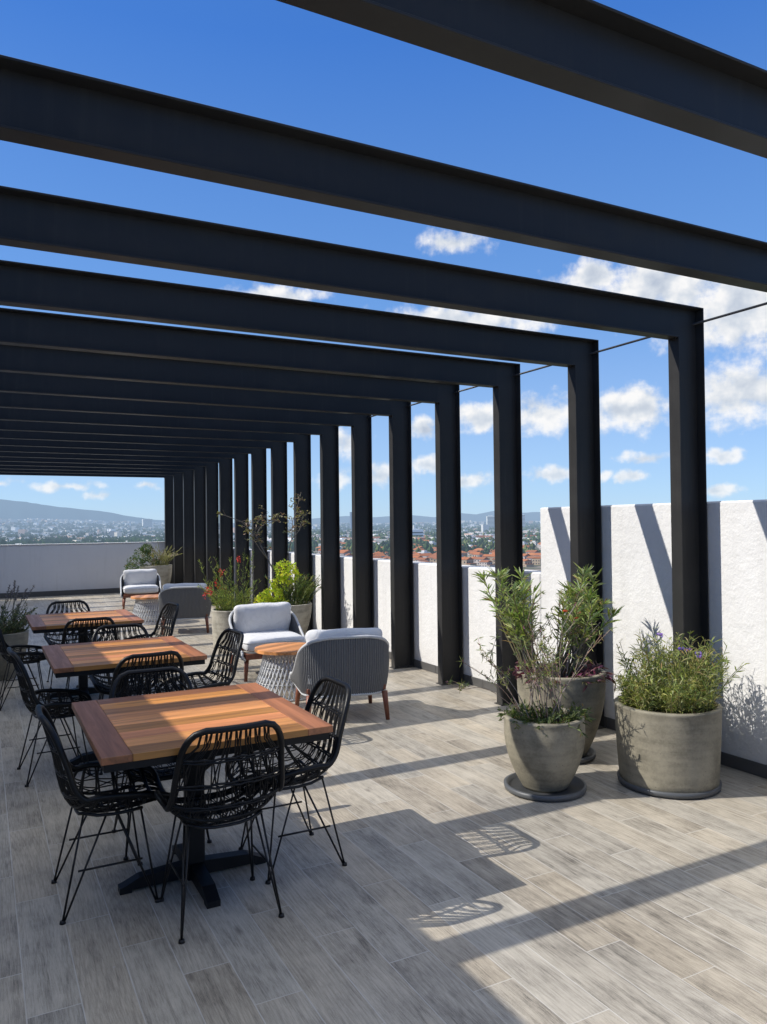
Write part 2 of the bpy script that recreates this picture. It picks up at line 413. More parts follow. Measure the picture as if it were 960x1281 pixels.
# ------------------------------------------------------------------ dining tables
def make_table():
    r = empty('dining_table', (0, 0, 0)); hx, hy = .475, .525; zt = .75; th = .028
    rnd = random.Random(3); eb = .115
    t = MB(); n = 9; w = (2 * hy) / n
    for i in range(n):
        q = rnd.choice((.42, .6, .8, 1.0, 1.1, 1.2)); tc = (q, q * rnd.uniform(.9, 1.12), q * rnd.uniform(.8, 1.25))
        t.box(-hx + eb + .001, hx - eb - .001, -hy + i * w + .0008, -hy + (i + 1) * w - .0008, zt - th, zt, tc, bev=.0012)
    t.build('tabletop', M['top'], r)
    for s in (-1, 1):
        e = MB(); q = .8 + .12 * s
        x0, x1 = (-hx, -hx + eb) if s < 0 else (hx - eb, hx)
        e.box(x0, x1, -hy, hy, zt - th, zt + .0006, (q, q, q), bev=.002)
        e.build('end_board', M['top_end'], r)
    a = MB(); a.box(-hx + .012, hx - .012, -hy + .012, hy - .012, zt - th - .032, zt - th - .0005, bev=.002)
    a.build('apron', M['base'], r)
    c = MB(); c.box(-.04, .04, -.04, .04, .0, zt - .0705, bev=.004); c.box(-.2, .2, -.2, .2, zt - .07, zt - .0615)
    c.build('pedestal', M['base'], r)
    for k in range(4):
        a = k * pi / 2; Mx = Matrix.Rotation(a, 4, 'Z'); f = MB()
        prof = [(.0405, .012), (.0405, .075), (.25, .06), (.315, .032), (.335, .026), (.335, .0), (.285, .0), (.28, .012)]
        vs = []
        for y in (-.029, .029):
            for (x, z) in prof: vs.append(Mx @ V((x, y, z)))
        m = len(prof); fs = [tuple(range(m)), tuple(range(2 * m - 1, m - 1, -1))] + [(i, (i + 1) % m, (i + 1) % m + m, i + m) for i in range(m)]
        fs = [f_[::-1] for f_ in fs]
        f.add(vs, fs); f.build('foot', M['base'], r)
    return r
TX = .875; TYS = (3.59, 5.67, 7.93)
tlab = ['square wooden dining table on black pedestal, nearest the camera', 'wooden dining table in the middle of the row of three', 'wooden dining table farthest from the camera, beside the far lounge chairs']
t0 = make_table()
for i, y in enumerate(TYS):
    o = t0 if i == 0 else copy_tree(t0)
    o.location = (TX, y, 0); tag(o, tlab[i], 'table', 'wooden dining tables in a row')

# ------------------------------------------------------------------ woven chair
PR = [(-.262, .822), (-.232, .72), (-.205, .62), (-.187, .52), (-.155, .440), (-.090, .394), (.0, .378), (.09, .380), (.17, .392), (.225, .400), (.262, .388)]
HW = [.185, .205, .218, .228, .236, .240, .240, .236, .226, .214, .195]
LF = [.022, .030, .038, .052, .088, .112, .118, .108, .084, .054, .022]
def crom(a, t):
    n = len(a) - 1; x = max(0, min(.99999, t)) * n; i = int(x); f = x - i
    p0, p1, p2, p3 = a[max(i - 1, 0)], a[i], a[i + 1], a[min(i + 2, n)]
    return .5 * ((2 * p1) + (-p0 + p2) * f + (2 * p0 - 5 * p1 + 4 * p2 - p3) * f * f + (-p0 + 3 * p1 - 3 * p2 + p3) * f ** 3)
PY = [p[0] for p in PR]; PZ = [p[1] for p in PR]
def shell(u, v):
    y, z = crom(PY, v), crom(PZ, v); e = .01
    dy = crom(PY, min(v + e, 1)) - crom(PY, max(v - e, 0)); dz = crom(PZ, min(v + e, 1)) - crom(PZ, max(v - e, 0))
    L = sqrt(dy * dy + dz * dz); ny, nz = -dz / L, dy / L          # towards the sitter
    w, l = crom(HW, v), crom(LF, v)
    q = abs(u) ** 2.9 * l
    return V((u * w, y + ny * q, z + nz * q))
def ulim(v):
    def c(t, r, cr):
        if t >= r: return 1.0
        x = 1 - t / r; return 1 - cr * (1 - sqrt(max(0, 1 - x * x)))
    return min(c(v, .10, .42), c(1 - v, .09, .5))
def make_chair():
    r = empty('dining_chair', (0, 0, 0)); rn = random.Random(5)
    f = MB(); pts = []
    N = 46
    for i in range(N + 1): v = i / N * .998 + .001; pts.append(shell(ulim(v), v))
    for i in range(1, 9): u = 1 - 2 * i / 9; pts.append(shell(u * ulim(.999), .999))
    for i in range(N + 1): v = 1 - (i / N * .998 + .001); pts.append(shell(-ulim(v), v))
    for i in range(1, 9): u = -1 + 2 * i / 9; pts.append(shell(u * ulim(.001), .001))
    f.tube(pts, .0135, 8, closed=True)
    # second wrap core makes the rim look bound
    f.build('rim', M['rattan'], r)
    w = MB(); rows = [.03, .13, .235, .335, .42, .50, .59, .68, .77, .86, .97]
    for k, v in enumerate(rows[1:-1]):
        lim = ulim(v)
        for dv in (-.006, .006):
            p = []
            for i in range(15):
                u = -1 + 2 * i / 14; q = shell(u * lim, v + dv + .003 * sin(i * 2.4 + dv * 300)); p.append(q)
            w.tube(p, .0052, 5, cap=False)
    for k in range(len(rows) - 1):
        v0, v1 = rows[k] - (.02 if k == 0 else 0), rows[k + 1]; n = 15
        for i in range(n):
            ua = -0.94 + 1.88 * i / (n - 1); sh = .06 * (1 if (k + i) % 2 else -1)
            for s in (-1, 1):
                a = max(-.99, min(.99, ua + s * .012)); c = max(-.99, min(.99, ua + sh + s * .045))
                p0, p1 = shell(a * ulim(v0 + .001), v0 + .001), shell(c * ulim(v1), v1)
                pm = shell((a + c) / 2 * min(ulim(v0 + .001), ulim(v1)), (v0 + v1) / 2) + V((0, 0, rn.uniform(-.001, .001)))
                w.tube([p0, pm, p1], .0032, 4, cap=False)
    w.build('woven_shell', M['rattan'], r)
    u = MB()
    def vy(y):
        return min((abs(crom(PY, v / 200) - y), v / 200) for v in range(80, 190))[1]
    def under(x, y):
        v = vy(y); p = shell(x / crom(HW, v), v); p.z -= .017; return p
    for sx in (-1, 1): u.tube([under(sx * .15, y) for y in (-.12, -.05, .02, .08, .14)], .007, 6)
    for y in (-.12, .14): u.tube([under(x, y) for x in (-.15, -.1, -.05, 0, .05, .1, .15)], .007, 6)
    u.build('under_frame', M['wire'], r)
    for sx in (-1, 1):
        for sy in (-1, 1):
            l = MB(); foot = V((sx * .205, sy * .19 + .0, .006))
            for yy in (.125, .025):
                top = under(sx * .15, sy * yy + .01)
                l.tube([top, foot + V((0, -sy * .006 if yy < .1 else 0, 0))], .0046, 6)
            l.lathe([(.0, .012), (.011, .012), (.013, .0), (.0, .0)], 10, (foot.x, foot.y, 0))
            l.build('leg', M['wire'], r)
        s = MB(); t = .5
        s.tube([(sx * .182, -.128, .19), (sx * .182, .132, .19)], .0045, 6); s.build('stretcher', M['wire'], r)
    return r
ch0 = make_chair(); first = True
PLACE = ['nearest', 'middle', 'farthest']
TC = [
 [(.895, 3.235, 0, 'back to camera, tucked under its near side'), (.485, 3.63, -90, 'left side, its back toward the penthouse'), (1.34, 3.56, 90, 'right side, facing left'), (.83, 4.12, 180, 'far side, facing the camera')],
 [(.92, 5.18, 6, 'back to camera, tucked under its near side'), (.43, 5.55, -86, 'left side, its back toward the penthouse'), (1.44, 5.62, 96, 'right side, pushed out and facing left'), (.98, 6.24, 176, 'far side, facing the camera')],
 [(.86, 7.36, -3, 'back to camera, tucked under its near side'), (.34, 7.86, -90, 'left side, its back toward the left planter'), (1.50, 7.95, 98, 'right side, facing left'), (.83, 8.62, 180, 'far side, facing the camera')]]
for i, cs in enumerate(TC):
    for (x, y, a, d) in cs:
        o = ch0 if first else copy_tree(ch0); first = False
        o.location = (x, y, 0); o.rotation_euler = (0, 0, radians(a))
        tag(o, 'black woven chair at the %s table, %s' % (PLACE[i], d), 'chair', 'black woven dining chairs')

# ------------------------------------------------------------------ lounge furniture
def superq(mb, c, sx, sy, sz, e1=.35, e2=.3, n=24, m=16, M_=None, pinch=0, seed=0):
    rn = random.Random(seed); ph = [rn.uniform(0, 6) for _ in range(6)]
    def sp(x, e): return (abs(x) ** e) * (1 if x >= 0 else -1)
    vs = []; fs = []
    for i in range(m + 1):
        a = -pi / 2 + pi * i / m
        for k in range(n):
            b = 2 * pi * k / n
            x = sp(cos(a), e1) * sp(cos(b), e2); y = sp(cos(a), e1) * sp(sin(b), e2); z = sp(sin(a), e1)
            if pinch: z *= 1 + .10 * sin(9 * x + ph[4]) * max(0, y) ** 2 + .05 * sin(17 * x + ph[5]) * abs(y) ** 3; y *= 1 - .05 * (1 - x * x) * (1 if y > 0 else 0)
            f = 1 - pinch * (x * x * y * y)
            wv = 1 + .03 * sin(5 * x + ph[0]) * cos(4 * y + ph[1])
            p = V((x * sx * (1 + .02 * sin(7 * y + ph[2])), y * sy * (1 + .03 * sin(6 * x + ph[3])), z * sz * f * wv)) 
            if M_: p = M_ @ p
            vs.append(p + V(c))
    for i in range(m):
        for k in range(n): fs.append((i * n + k, i * n + (k + 1) % n, (i + 1) * n + (k + 1) % n, (i + 1) * n + k))
    mb.add(vs, fs, smooth=True)
def make_lounge():
    r = empty('lounge_chair', (0, 0, 0))
    hw, hd, R = .37, .34, .21
    # U path in plan, from front-left forward edge round the back to front-right
    path = []
    def U(t):   # t 0..1
        segs = [('l', (-hw, hd), (-hw, -hd + R)), ('a', (-hw + R, -hd + R), pi, 1.5 * pi), ('l', (-hw + R, -hd), (hw - R, -hd)), ('a', (hw - R, -hd + R), 1.5 * pi, 2 * pi), ('l', (hw, -hd + R), (hw, hd))]
        Ls = [2 * hd - R, R * pi / 2, 2 * (hw - R), R * pi / 2, 2 * hd - R]; tot = sum(Ls); s = t * tot
        for sg, L in zip(segs, Ls):
            if s <= L + 1e-9:
                f = s / L
                if sg[0] == 'l': return V((sg[1][0] + (sg[2][0] - sg[1][0]) * f, sg[1][1] + (sg[2][1] - sg[1][1]) * f, 0))
                a = sg[2] + (sg[3] - sg[2]) * f; return V((sg[1][0] + R * cos(a), sg[1][1] + R * sin(a), 0))
            s -= L
        return V((hw, hd, 0))
    def ztop(p):
        f = (p.y + hd) / (2 * hd)                      # 0 at the back, 1 at the front
        x = max(0, f - .03) / .97
        return .70 - .34 * (x * x * (3 - 2 * x)) ** .78 - .055 * (max(0, abs(p.x) - .14) / .23) ** 1.6
    zb = .225
    def P(t, h):
        q = U(t); zt = ztop(q); z = zb + (zt - zb) * h
        flare = 1 + .035 * sin(h * 2.4) - .05 * (1 - h) ** 3
        return V((q.x * flare, q.y * flare if q.y < 0 else q.y, z))
    sh = MB(); N = 400; K = 7
    vs = []; fs = []
    for side in (0, 1):
        for i in range(N + 1):
            t = i / N; q = U(t); c = U(min(1, t + .002)) - U(max(0, t - .002)); nn = V((c.y, -c.x, 0)).normalized()
            for k in range(K + 1):
                off = (.007 if i % 4 in (0, 1) else -.001)
                p = P(t, k / K); p = p + nn * (off if side == 0 else -.012 - off * .6)
                vs.append(p)
    n1 = (N + 1) * (K + 1)
    for i in range(N):
        for k in range(K):
            a = i * (K + 1) + k; b_ = a + K + 1
            fs.append((a, a + 1, b_ + 1, b_)); fs.append((a + n1, b_ + n1, b_ + 1 + n1, a + 1 + n1))
    sh.add(vs, fs); sh.build('corded_back', M['cord'], r)
    rm = MB(); rm.tube([P(i / 70, 1.0) for i in range(71)], .014, 8); rm.tube([P(i / 70, 0.0) for i in range(71)], .011, 8)
    for t in (0, 1): rm.tube([P(t, 0), P(t, .5), P(t, 1)], .012, 8)
    rm.build('rim', M['rope'], r)
    fb = MB(); fb.box(-hw + .03, hw - .03, hd - .045, hd - .003, .225, .283, bev=.004)
    fb.box(-hw + .04, hw - .04, -hd + .07, -hd + .11, .240, .283, bev=.004)
    for s in (-1, 1): fb.box(s * (hw - .05) - .018, s * (hw - .05) + .018, -hd + .111, hd - .046, .240, .283, bev=.004)
    fb.build('seat_frame', M['leg'], r)
    for sx in (-1, 1):
        for sy in (-1, 1):
            l = MB(); l.tube([(sx * (hw - .055), sy * (hd - .06), .234), (sx * (hw - .035), sy * (hd - .035), .0)], [.026, .017], 12); l.build('leg', M['leg'], r)
    pp = MB(); pp.tube([((hw - .037) * (1 + .015) * (abs(cos(a)) ** .2) * (1 if cos(a) >= 0 else -1), .025 + (hd - .022) * 1.015 * (abs(sin(a)) ** .2) * (1 if sin(a) >= 0 else -1), .395) for a in [2 * pi * k / 72 + .01 for k in range(72)]], .0055, 5, closed=True)
    sc = MB(); superq(sc, (0, .025, .365), hw - .035, hd - .02, .078, .45, .2, 40, 16, seed=2); so_ = sc.build('seat_cushion', M['cushion'], r); pp.build('piping', M['cushion'], so_)
    bc = MB(); superq(bc, (0, -hd + .135, .565), .325, .195, .085, .60, .28, 96, 28, Matrix.Rotation(radians(90 - 13), 4, 'X'), .45, seed=4); bc.build('back_cushion', M['cushion'], r)
    return r
def make_round():
    r = empty('side_table', (0, 0, 0))
    t = MB(); rn = random.Random(9); R = .305; z0, z1 = .422, .45; nb = 6; w = 2 * R / nb
    for i in range(nb):
        y0, y1 = -R + i * w + .0006, -R + (i + 1) * w - .0006; q = rn.uniform(.75, 1.2); pts = []
        ys = [y0 + (y1 - y0) * k / 8 for k in range(9)]
        right = [(sqrt(max(0, R * R - y * y)), y) for y in ys]; left = [(-x, y) for x, y in right[::-1]]
        ring = right + left; m = len(ring)
        vs = [V((x, y, z0)) for x, y in ring] + [V((x, y, z1)) for x, y in ring]
        fs = [tuple(range(m))[::-1], tuple(range(m, 2 * m))] + [(k, (k + 1) % m, (k + 1) % m + m, k + m) for k in range(m)]
        t.add(vs, fs, (q, q, q))
    t.build('tabletop', M['round'], r)
    def rad(z): return .215 + .115 * (1 - z / .415) ** 1.3
    fr = MB()
    for z in (.012, .14, .28, .412):
        fr.tube([(rad(z) * cos(2 * pi * k / 40), rad(z) * sin(2 * pi * k / 40), z) for k in range(40)], .008 if z in (.012, .412) else .005, 6, closed=True)
    fr.build('ring', M['rope'], r)
    w_ = MB(); n = 42
    for k in range(n):
        for s in (-1, 1):
            p = []
            for i in range(9):
                z = .012 + .4 * i / 8; a = 2 * pi * k / n + s * (.42 * i / 8) + (.04 if s > 0 else 0)
                p.append(((rad(z) + .003 * s) * cos(a), (rad(z) + .003 * s) * sin(a), z))
            w_.tube(p, .0075, 4, cap=False)
    w_.build('rope_weave', M['rope'], r)
    return r
l0 = make_lounge()
LC = [(2.73, 6.03, -13, 'grey corded lounge chair seen from behind, right of the nearest dining table', 0),
      (2.78, 8.05, 178, 'lounge chair with pale cushions facing the camera behind the round wooden table', 0),
      (2.80, 11.95, -14, 'grey lounge chair seen from behind in the far seating group', 0),
      (2.86, 16.0, 172, 'lounge chair with pale cushions facing the camera by the far parapet', 0)]
for i, (x, y, a, lb, _) in enumerate(LC):
    o = l0 if i == 0 else copy_tree(l0); o.location = (x, y, 0); o.rotation_euler = (0, 0, radians(a))
    tag(o, lb, 'lounge chair', 'cushioned grey lounge chairs')
r0 = make_round(); r1 = copy_tree(r0)
r0.location = (2.60, 6.98, 0); r0.rotation_euler = (0, 0, radians(25)); r1.location = (2.52, 13.3, 0); r1.rotation_euler = (0, 0, radians(70))
tag(r0, 'round wooden side table on woven rope base between the two nearer lounge chairs', 'side table', 'round side tables')
tag(r1, 'round wooden side table on woven rope base in the far seating group', 'side table', 'round side tables')

# ------------------------------------------------------------------ planters
def pot(x, y, prof, soil_z, soil_r, m, label, saucer=None, slabel=None, sq=1.0):
    r = empty('planter', (x, y, 0), random.uniform(0, 3), label, 'planter'); z0 = .022 if saucer else 0
    b = MB(); b.lathe([(q, z + z0) for q, z in prof], 72, wob=.006); b.build('pot', m, r)
    s = MB(); n = 40; vs = []; fs = []
    for i in range(9):
        for k in range(n):
            a = 2 * pi * k / n; rr = soil_r * i / 8; vs.append((rr * cos(a), rr * sin(a), soil_z + z0 + random.uniform(-.008, .012)))
    for i in range(8):
        for k in range(n): fs.append((i * n + k, (i + 1) * n + k, (i + 1) * n + (k + 1) % n, i * n + (k + 1) % n))
    s.add(vs, fs, smooth=True); s.build('soil', M['soil'], r)
    if saucer:
        R = saucer; q = MB(); q.lathe([(0, .001), (R * .93, .001), (R, .01), (R + .004, .036), (R - .016, .04), (R - .026, .02), (0, .019)], 64)
        tag(q.build('saucer', M['saucer']), slabel, 'saucer').location = (x, y, 0)
    return r
def bowl(rb, rm, rt, h, th=.03, neck=0):
    p = [(0, 0), (rb * .96, 0), (rb, .012)]
    for i in range(1, 13):
        t = i / 12; r_ = (1 - t) ** 2 * rb + 2 * t * (1 - t) * rm + t * t * rt; p.append((r_, .012 + (h - .03) * t))
    p += [(rt + .004, h - .006), (rt - .004, h), (rt - th + .004, h + .001), (rt - th, h - .01), (rt - th - .012, h * .7), (0, h * .68)]
    return p
P1 = (3.035, 3.715); P2 = (3.57, 4.18); P3 = (3.76, 3.42)
pot(*P1, bowl(.14, .262, .238, .425), .385, .205, M['pot'], 'small tapered clay planter with low trailing greenery, nearest the camera', .243, 'round dark grey saucer under the small tapered planter')
pot(*P2, bowl(.17, .31, .30, .57), .525, .255, M['pot'], 'tapered clay planter holding the tall oleander, behind the small one', .225, 'round dark grey saucer under the oleander planter')
pot(*P3, bowl(.290, .305, .312, .475), .435, .275, M['pot'], 'wide cylindrical clay planter with bushy purple flowered plant', .300, 'round dark grey saucer under the wide cylindrical planter')
P4 = (2.99, 10.1); P5 = (3.68, 9.85); P6 = (3.62, 18.3); P7 = (.17, 9.3)
pot(*P4, bowl(.25, .265, .27, .50), .46, .235, M['potlight'], 'pale cylindrical planter with red flowered grasses behind the facing lounge chair')
pot(*P5, bowl(.18, .33, .335, .56), .52, .30, M['potlight'], 'pale tapered planter holding a lime green shrub and a thin bare tree')
pot(*P6, bowl(.22, .36, .36, .72), .68, .32, M['potlight'], 'tall tapered planter in the far right corner by the last columns')
pot(*P7, bowl(.17, .30, .30, .50), .46, .27, M['pot'], 'clay planter with grey spiky plant at the left edge')

def rc(base, var=.25, warm=.15):
    if base[1] > base[0] * 1.02 and random.random() < .05: base = (.30, .21, .10)
    q = 1 + random.uniform(-var, var); w = random.uniform(-warm, warm)
    return (base[0] * q * (1 + w), base[1] * q, base[2] * q * (1 - w))
def arc(p, az, lean, L, n=6, curl=0.0, jit=.0):
    """stem points from p: leaning out by lean (rad from vertical), bending by curl"""
    pts = [V(p)]; a = lean; az_ = az
    for i in range(n):
        a += curl / n + random.uniform(-jit, jit); az_ += random.uniform(-jit, jit) * 1.5
        d = V((sin(a) * cos(az_), sin(a) * sin(az_), cos(a))); pts.append(pts[-1] + d * (L / n))
    return pts
def along(pts, t):
    x = t * (len(pts) - 1); i = min(int(x), len(pts) - 2); f = x - i
    return pts[i].lerp(pts[i + 1], f), (pts[i + 1] - pts[i]).normalized()
def disk(c, R, z):
    a = random.uniform(0, 2 * pi); r = R * sqrt(random.random()); return V((c[0] + r * cos(a), c[1] + r * sin(a), z))
def plant(name, label, cat, stems, leaves, flowers=None, base=(0, 0)):
    e = empty(name, (base[0], base[1], base[2]), 0, label, cat)
    Mi = Matrix.Translation(-V(base))
    for mb, nm, mt in ((stems, 'stem', M['stem']), (leaves, 'foliage', M['lf']), (flowers, 'flower', M['petal'])):
        if mb and mb.v:
            mb.v = [tuple(Mi @ V(p)) for p in mb.v]; mb.build(nm, mt, e)
    return e

# oleander: tall stems with whorls of narrow upward leaves
GREEN = (.095, .15, .04); DGREEN = (.05, .095, .026); OLIVE = (.15, .17, .055); BARK = (.16, .12, .085)
st, lf, fl_ = MB(), MB(), MB(); z0 = .547
IM = atan2(-.464, .886)
for i in range(38):
    left = i % 2; p = disk((P2[0] - (.16 if left else -.02), P2[1] + (.06 if left else 0)), .08, z0)
    az = (IM + pi if left else IM) + random.uniform(-.9, .9)
    L = random.uniform(.40, .78); s = arc(p, az, random.uniform(.08, .58) if left else random.uniform(.10, .62), L, 7, random.uniform(-.35, .15), .09)
    st.tube(s, [.0075 - .0007 * k for k in range(8)], 5, rc((.16, .15, .08)))
    for k in range(random.randint(34, 48)):
        t = 1 - random.random() ** 2.2 * .6; q, d = along(s, min(1, t)); a = random.uniform(0, 2 * pi)
        out = V((cos(a), sin(a), random.uniform(.0, 1.1))) + d * .5
        lf.leaf(q, out, random.uniform(.07, .135), random.uniform(.009, .014), random.uniform(0, .35), None, rc(random.choice([(.30, .38, .10), (.20, .27, .08), (.38, .44, .17), (.30, .33, .19)]), .3))
for i in range(3):
    p = V((P2[0] + random.uniform(-.1, .1), P2[1] - .1, z0 + .45 + random.uniform(-.05, .03)))
    for k in range(7):
        a = random.uniform(0, 6.28); fl_.leaf(p, (cos(a), sin(a), .4), .022, .016, .1, None, rc((.6, .12, .07)))
plant('oleander_plant', 'tall oleander with narrow upright green leaves in the rear tapered planter', 'plant', st, lf, fl_, (P2[0], P2[1], z0))
# purple trailing plant around the oleander's rim
st, lf = MB(), MB()
for i in range(70):
    a = random.uniform(0, 2 * pi); p = V((P2[0] + .24 * cos(a) * random.uniform(.5, 1.04), P2[1] + .24 * sin(a) * random.uniform(.5, 1.04), z0 - .005))
    s = arc(p, a + random.uniform(-.5, .5), random.uniform(.3, .9), random.uniform(.08, .2), 5, random.uniform(.8, 1.7), .1)
    st.tube(s, .0025, 4, rc((.16, .07, .08)))
    for k in range(9):
        q, d = along(s, random.uniform(.1, 1)); b_ = random.uniform(0, 2 * pi)
        lf.leaf(q, d + V((cos(b_), sin(b_), random.uniform(-.2, .6))), random.uniform(.04, .075), random.uniform(.012, .018), random.uniform(0, .5), None, rc(random.choice([(.17, .04, .10), (.11, .035, .07), (.2, .09, .12), (.13, .12, .05)]), .3))
plant('trailing_plant', 'purple leaved trailing plant spilling over the oleander planter rim', 'plant', st, lf, None, (P2[0], P2[1], z0))
# low green ground plant in the small pot + bare arching twigs
st, lf = MB(), MB(); z1 = .405
for i in range(150):
    p = disk(P1, .20, z1); a = atan2(p.y - P1[1], p.x - P1[0]) + random.uniform(-.8, .8)
    s = arc(p, a, random.uniform(.1, .9), random.uniform(.05, .14), 4, random.uniform(.2, 1.6), .15)
    st.tube(s, .0018, 3, rc((.09, .10, .04)))
    for k in range(12):
        q, d = along(s, random.uniform(.1, 1)); b_ = random.uniform(0, 2 * pi)
        lf.leaf(q, d + V((cos(b_), sin(b_), random.uniform(-.1, .7))), random.uniform(.022, .048), random.uniform(.007, .012), random.uniform(0, .4), None, rc(random.choice([(.085, .12, .035), (.12, .15, .05), (.06, .09, .03)]), .3))
plant('trailing_plant', 'low green plant filling the small tapered planter', 'plant', st, lf, None, (P1[0], P1[1], z1))
st, lf, fl_ = MB(), MB(), MB()
def twig(p, az, lean, L, curl, r=.0032, sub=4, col=(.33, .24, .19), leafc=(.26, .29, .11), jit=.13):
    s = arc(p, az, lean, L, 10, curl, jit)
    st.tube(s, [r * (1 - .06 * k) for k in range(11)], 5, rc(col))
    for j in range(sub):
        q, d = along(s, random.uniform(.35, 1)); a = random.uniform(0, 2 * pi)
        s2 = [q, q + (d + V((cos(a), sin(a), .3)) * .6) * .05, q + (d + V((cos(a), sin(a), .5)) * .8) * random.uniform(.07, .12)]
        st.tube(s2, r * .5, 4, rc(col))
        for k in range(13): lf.leaf(s2[random.choice((1, 2))], V((random.gauss(0, 1), random.gauss(0, 1), random.gauss(.4, 1))), random.uniform(.02, .05), .006, .1, None, rc(leafc, .4))
        if random.random() < .45:
            for k in range(4): fl_.leaf(s2[-1], V((random.gauss(0, 1), random.gauss(0, 1), random.gauss(.3, 1))), .012, .009, 0, None, rc((.33, .14, .2), .3))
    return s
for i in range(19):
    az = random.choice([pi, 2.6, 3.6, .3, 5.6, 1.2, 2.0]) + random.uniform(-.5, .5)
    twig(disk(P1, .13, z1), az, random.uniform(.03, .32), random.uniform(.35, .66), random.uniform(-.25, .75))
for k in range(3): twig(V((P1[0] - .1, P1[1] + .05, z1)), 2.7 + .25 * k, .45, .62 - .08 * k, .65 - .25 * k, .0026, 3)
for k in range(9):
    twig(disk(P2, .1, z0), IM + random.uniform(-.5, .5), random.uniform(.2, .75), random.uniform(.45, .66), random.uniform(-.2, .4), .0045, 4)
plant('twiggy_plant', 'sparse twiggy plant with pinkish stems rising from the small tapered planter', 'plant', st, lf, fl_, (P1[0], P1[1], z1))
# bushy purple-flowered plant in the wide pot
st, lf, fl_ = MB(), MB(), MB(); z3 = .455
for i in range(290):
    p = disk(P3, .25, z3); dx = p.x - P3[0]; dy = p.y - P3[1]; a = atan2(dy, dx) + random.uniform(-.7, .7); rr = sqrt(dx * dx + dy * dy) / .25
    L = random.uniform(.22, .47) * (1.0 - .28 * rr) * (1.18 if dx > -.02 else .72)
    s = arc(p, a, random.uniform(.0, .22) + .15 * rr, L, 5, random.uniform(.0, .4), .07)
    st.tube(s, .002, 3, rc((.13, .15, .05)))
    for k in range(int(8 + L * 42)):
        q, d = along(s, random.uniform(.05, 1)); b_ = random.uniform(0, 2 * pi)
        lf.leaf(q, d * 1.0 + V((cos(b_), sin(b_), random.uniform(-.4, .5))) * .8, random.uniform(.04, .095), random.uniform(.005, .009), random.uniform(.1, .9), None, rc(random.choice([(.26, .30, .08), (.34, .36, .12), (.16, .21, .05), (.38, .36, .17)]), .3))
for (dx, dy, dz) in ((.02, -.1, .38), (.10, -.16, .33), (.13, -.13, .345), (-.02, .03, .45), (.22, .02, .34)):
    c = V((P3[0] + dx, P3[1] + dy, z3 + dz)); st.tube([(P3[0] + dx * .5, P3[1] + dy * .5, z3), c], .002, 4, rc((.13, .15, .05)))
    for k in range(10):
        a = k * 2 * pi / 5 + (.5 if k > 4 else 0); fl_.leaf(c + V((0, 0, .006 if k > 4 else 0)), (cos(a), sin(a), .35), .024, .022, .1, None, rc((.26, .16, .60), .15))
plant('flowering_plant', 'bushy narrow leaved green plant with a few purple flowers in the wide planter', 'plant', st, lf, fl_, (P3[0], P3[1], z3))
# P4: fine grass-like plant with red flowers
st, lf, fl_ = MB(), MB(), MB(); z4 = .46
for i in range(95):
    p = disk(P4, .22, z4); a = atan2(p.y - P4[1], p.x - P4[0]) + random.uniform(-.6, .6); L = random.uniform(.16, .48) 
    if i < 14: L = random.uniform(.55, .85)
    if 14 <= i < 30: a = random.uniform(2.6, 3.8); L = random.uniform(.3, .55)
    s = arc(p, a, random.uniform(.0, .35), L, 6, random.uniform(.0, .9) if i >= 14 else .1, .06)
    st.tube(s, .0025, 3, rc((.14, .16, .06)))
    for k in range(int(12 + L * 60)):
        q, d = along(s, random.uniform(.1, 1)); b_ = random.uniform(0, 2 * pi)
        lf.leaf(q, d + V((cos(b_), sin(b_), .2)) * .8, random.uniform(.03, .07), .006, .1, None, rc(random.choice([(.26, .34, .09), (.42, .45, .13), (.17, .23, .07)]), .3))
    if i < 2 or (14 <= i < 30 and i % 4 == 0) or i % 24 == 0:
        for k in range(15):
            q, d = along(s, random.uniform(.9, 1)); fl_.leaf(q + V((random.gauss(0, .012), random.gauss(0, .012), random.gauss(0, .018))), V((random.gauss(0, 1), random.gauss(0, 1), random.gauss(0, 1))), .035, .018, .1, None, rc((.55, .05, .045), .25))
plant('flowering_plant', 'feathery green plant with red blooms in the pale cylindrical planter', 'plant', st, lf, fl_, (P4[0], P4[1], z4))
# P5: lime shrub, grass and a thin tree
st, lf = MB(), MB(); z5 = .52
def blob(c, R, n, cols, ll=(.03, .06), lw=.03):
    for i in range(n):
        d = V((random.gauss(0, 1), random.gauss(0, 1), random.gauss(0, 1))).normalized(); q = V(c) + V((d.x * R[0], d.y * R[1], d.z * R[2])) * random.uniform(.55, 1.0)
        lf.leaf(q, d + V((random.gauss(0, .5), random.gauss(0, .5), .5)), random.uniform(*ll), lw, .2, None, rc(random.choice(cols), .25))
LIME = [(.78, .84, .08), (.6, .7, .07), (.85, .82, .16)]
for (dx, dy, dz, r_) in ((-.24, -.05, .16, .13), (-.33, -.02, .10, .11), (-.04, -.04, .50, .15), (.05, .0, .42, .13), (-.10, .0, .30, .13), (-.15, -.05, .06, .12)):
    st.tube([(P5[0] + dx * .3, P5[1] + dy * .3, z5), (P5[0] + dx * .7, P5[1] + dy, z5 + dz * .6), (P5[0] + dx, P5[1] + dy, z5 + dz)], [.008, .006, .004], 5, rc(BARK))
    blob((P5[0] + dx, P5[1] + dy, z5 + dz), (r_, r_, r_ * .75), 190, LIME)
plant('lime_shrub', 'bright lime green leafy shrub behind the facing lounge chair', 'shrub', st, lf, None, (P5[0], P5[1], z5))
st, lf = MB(), MB()
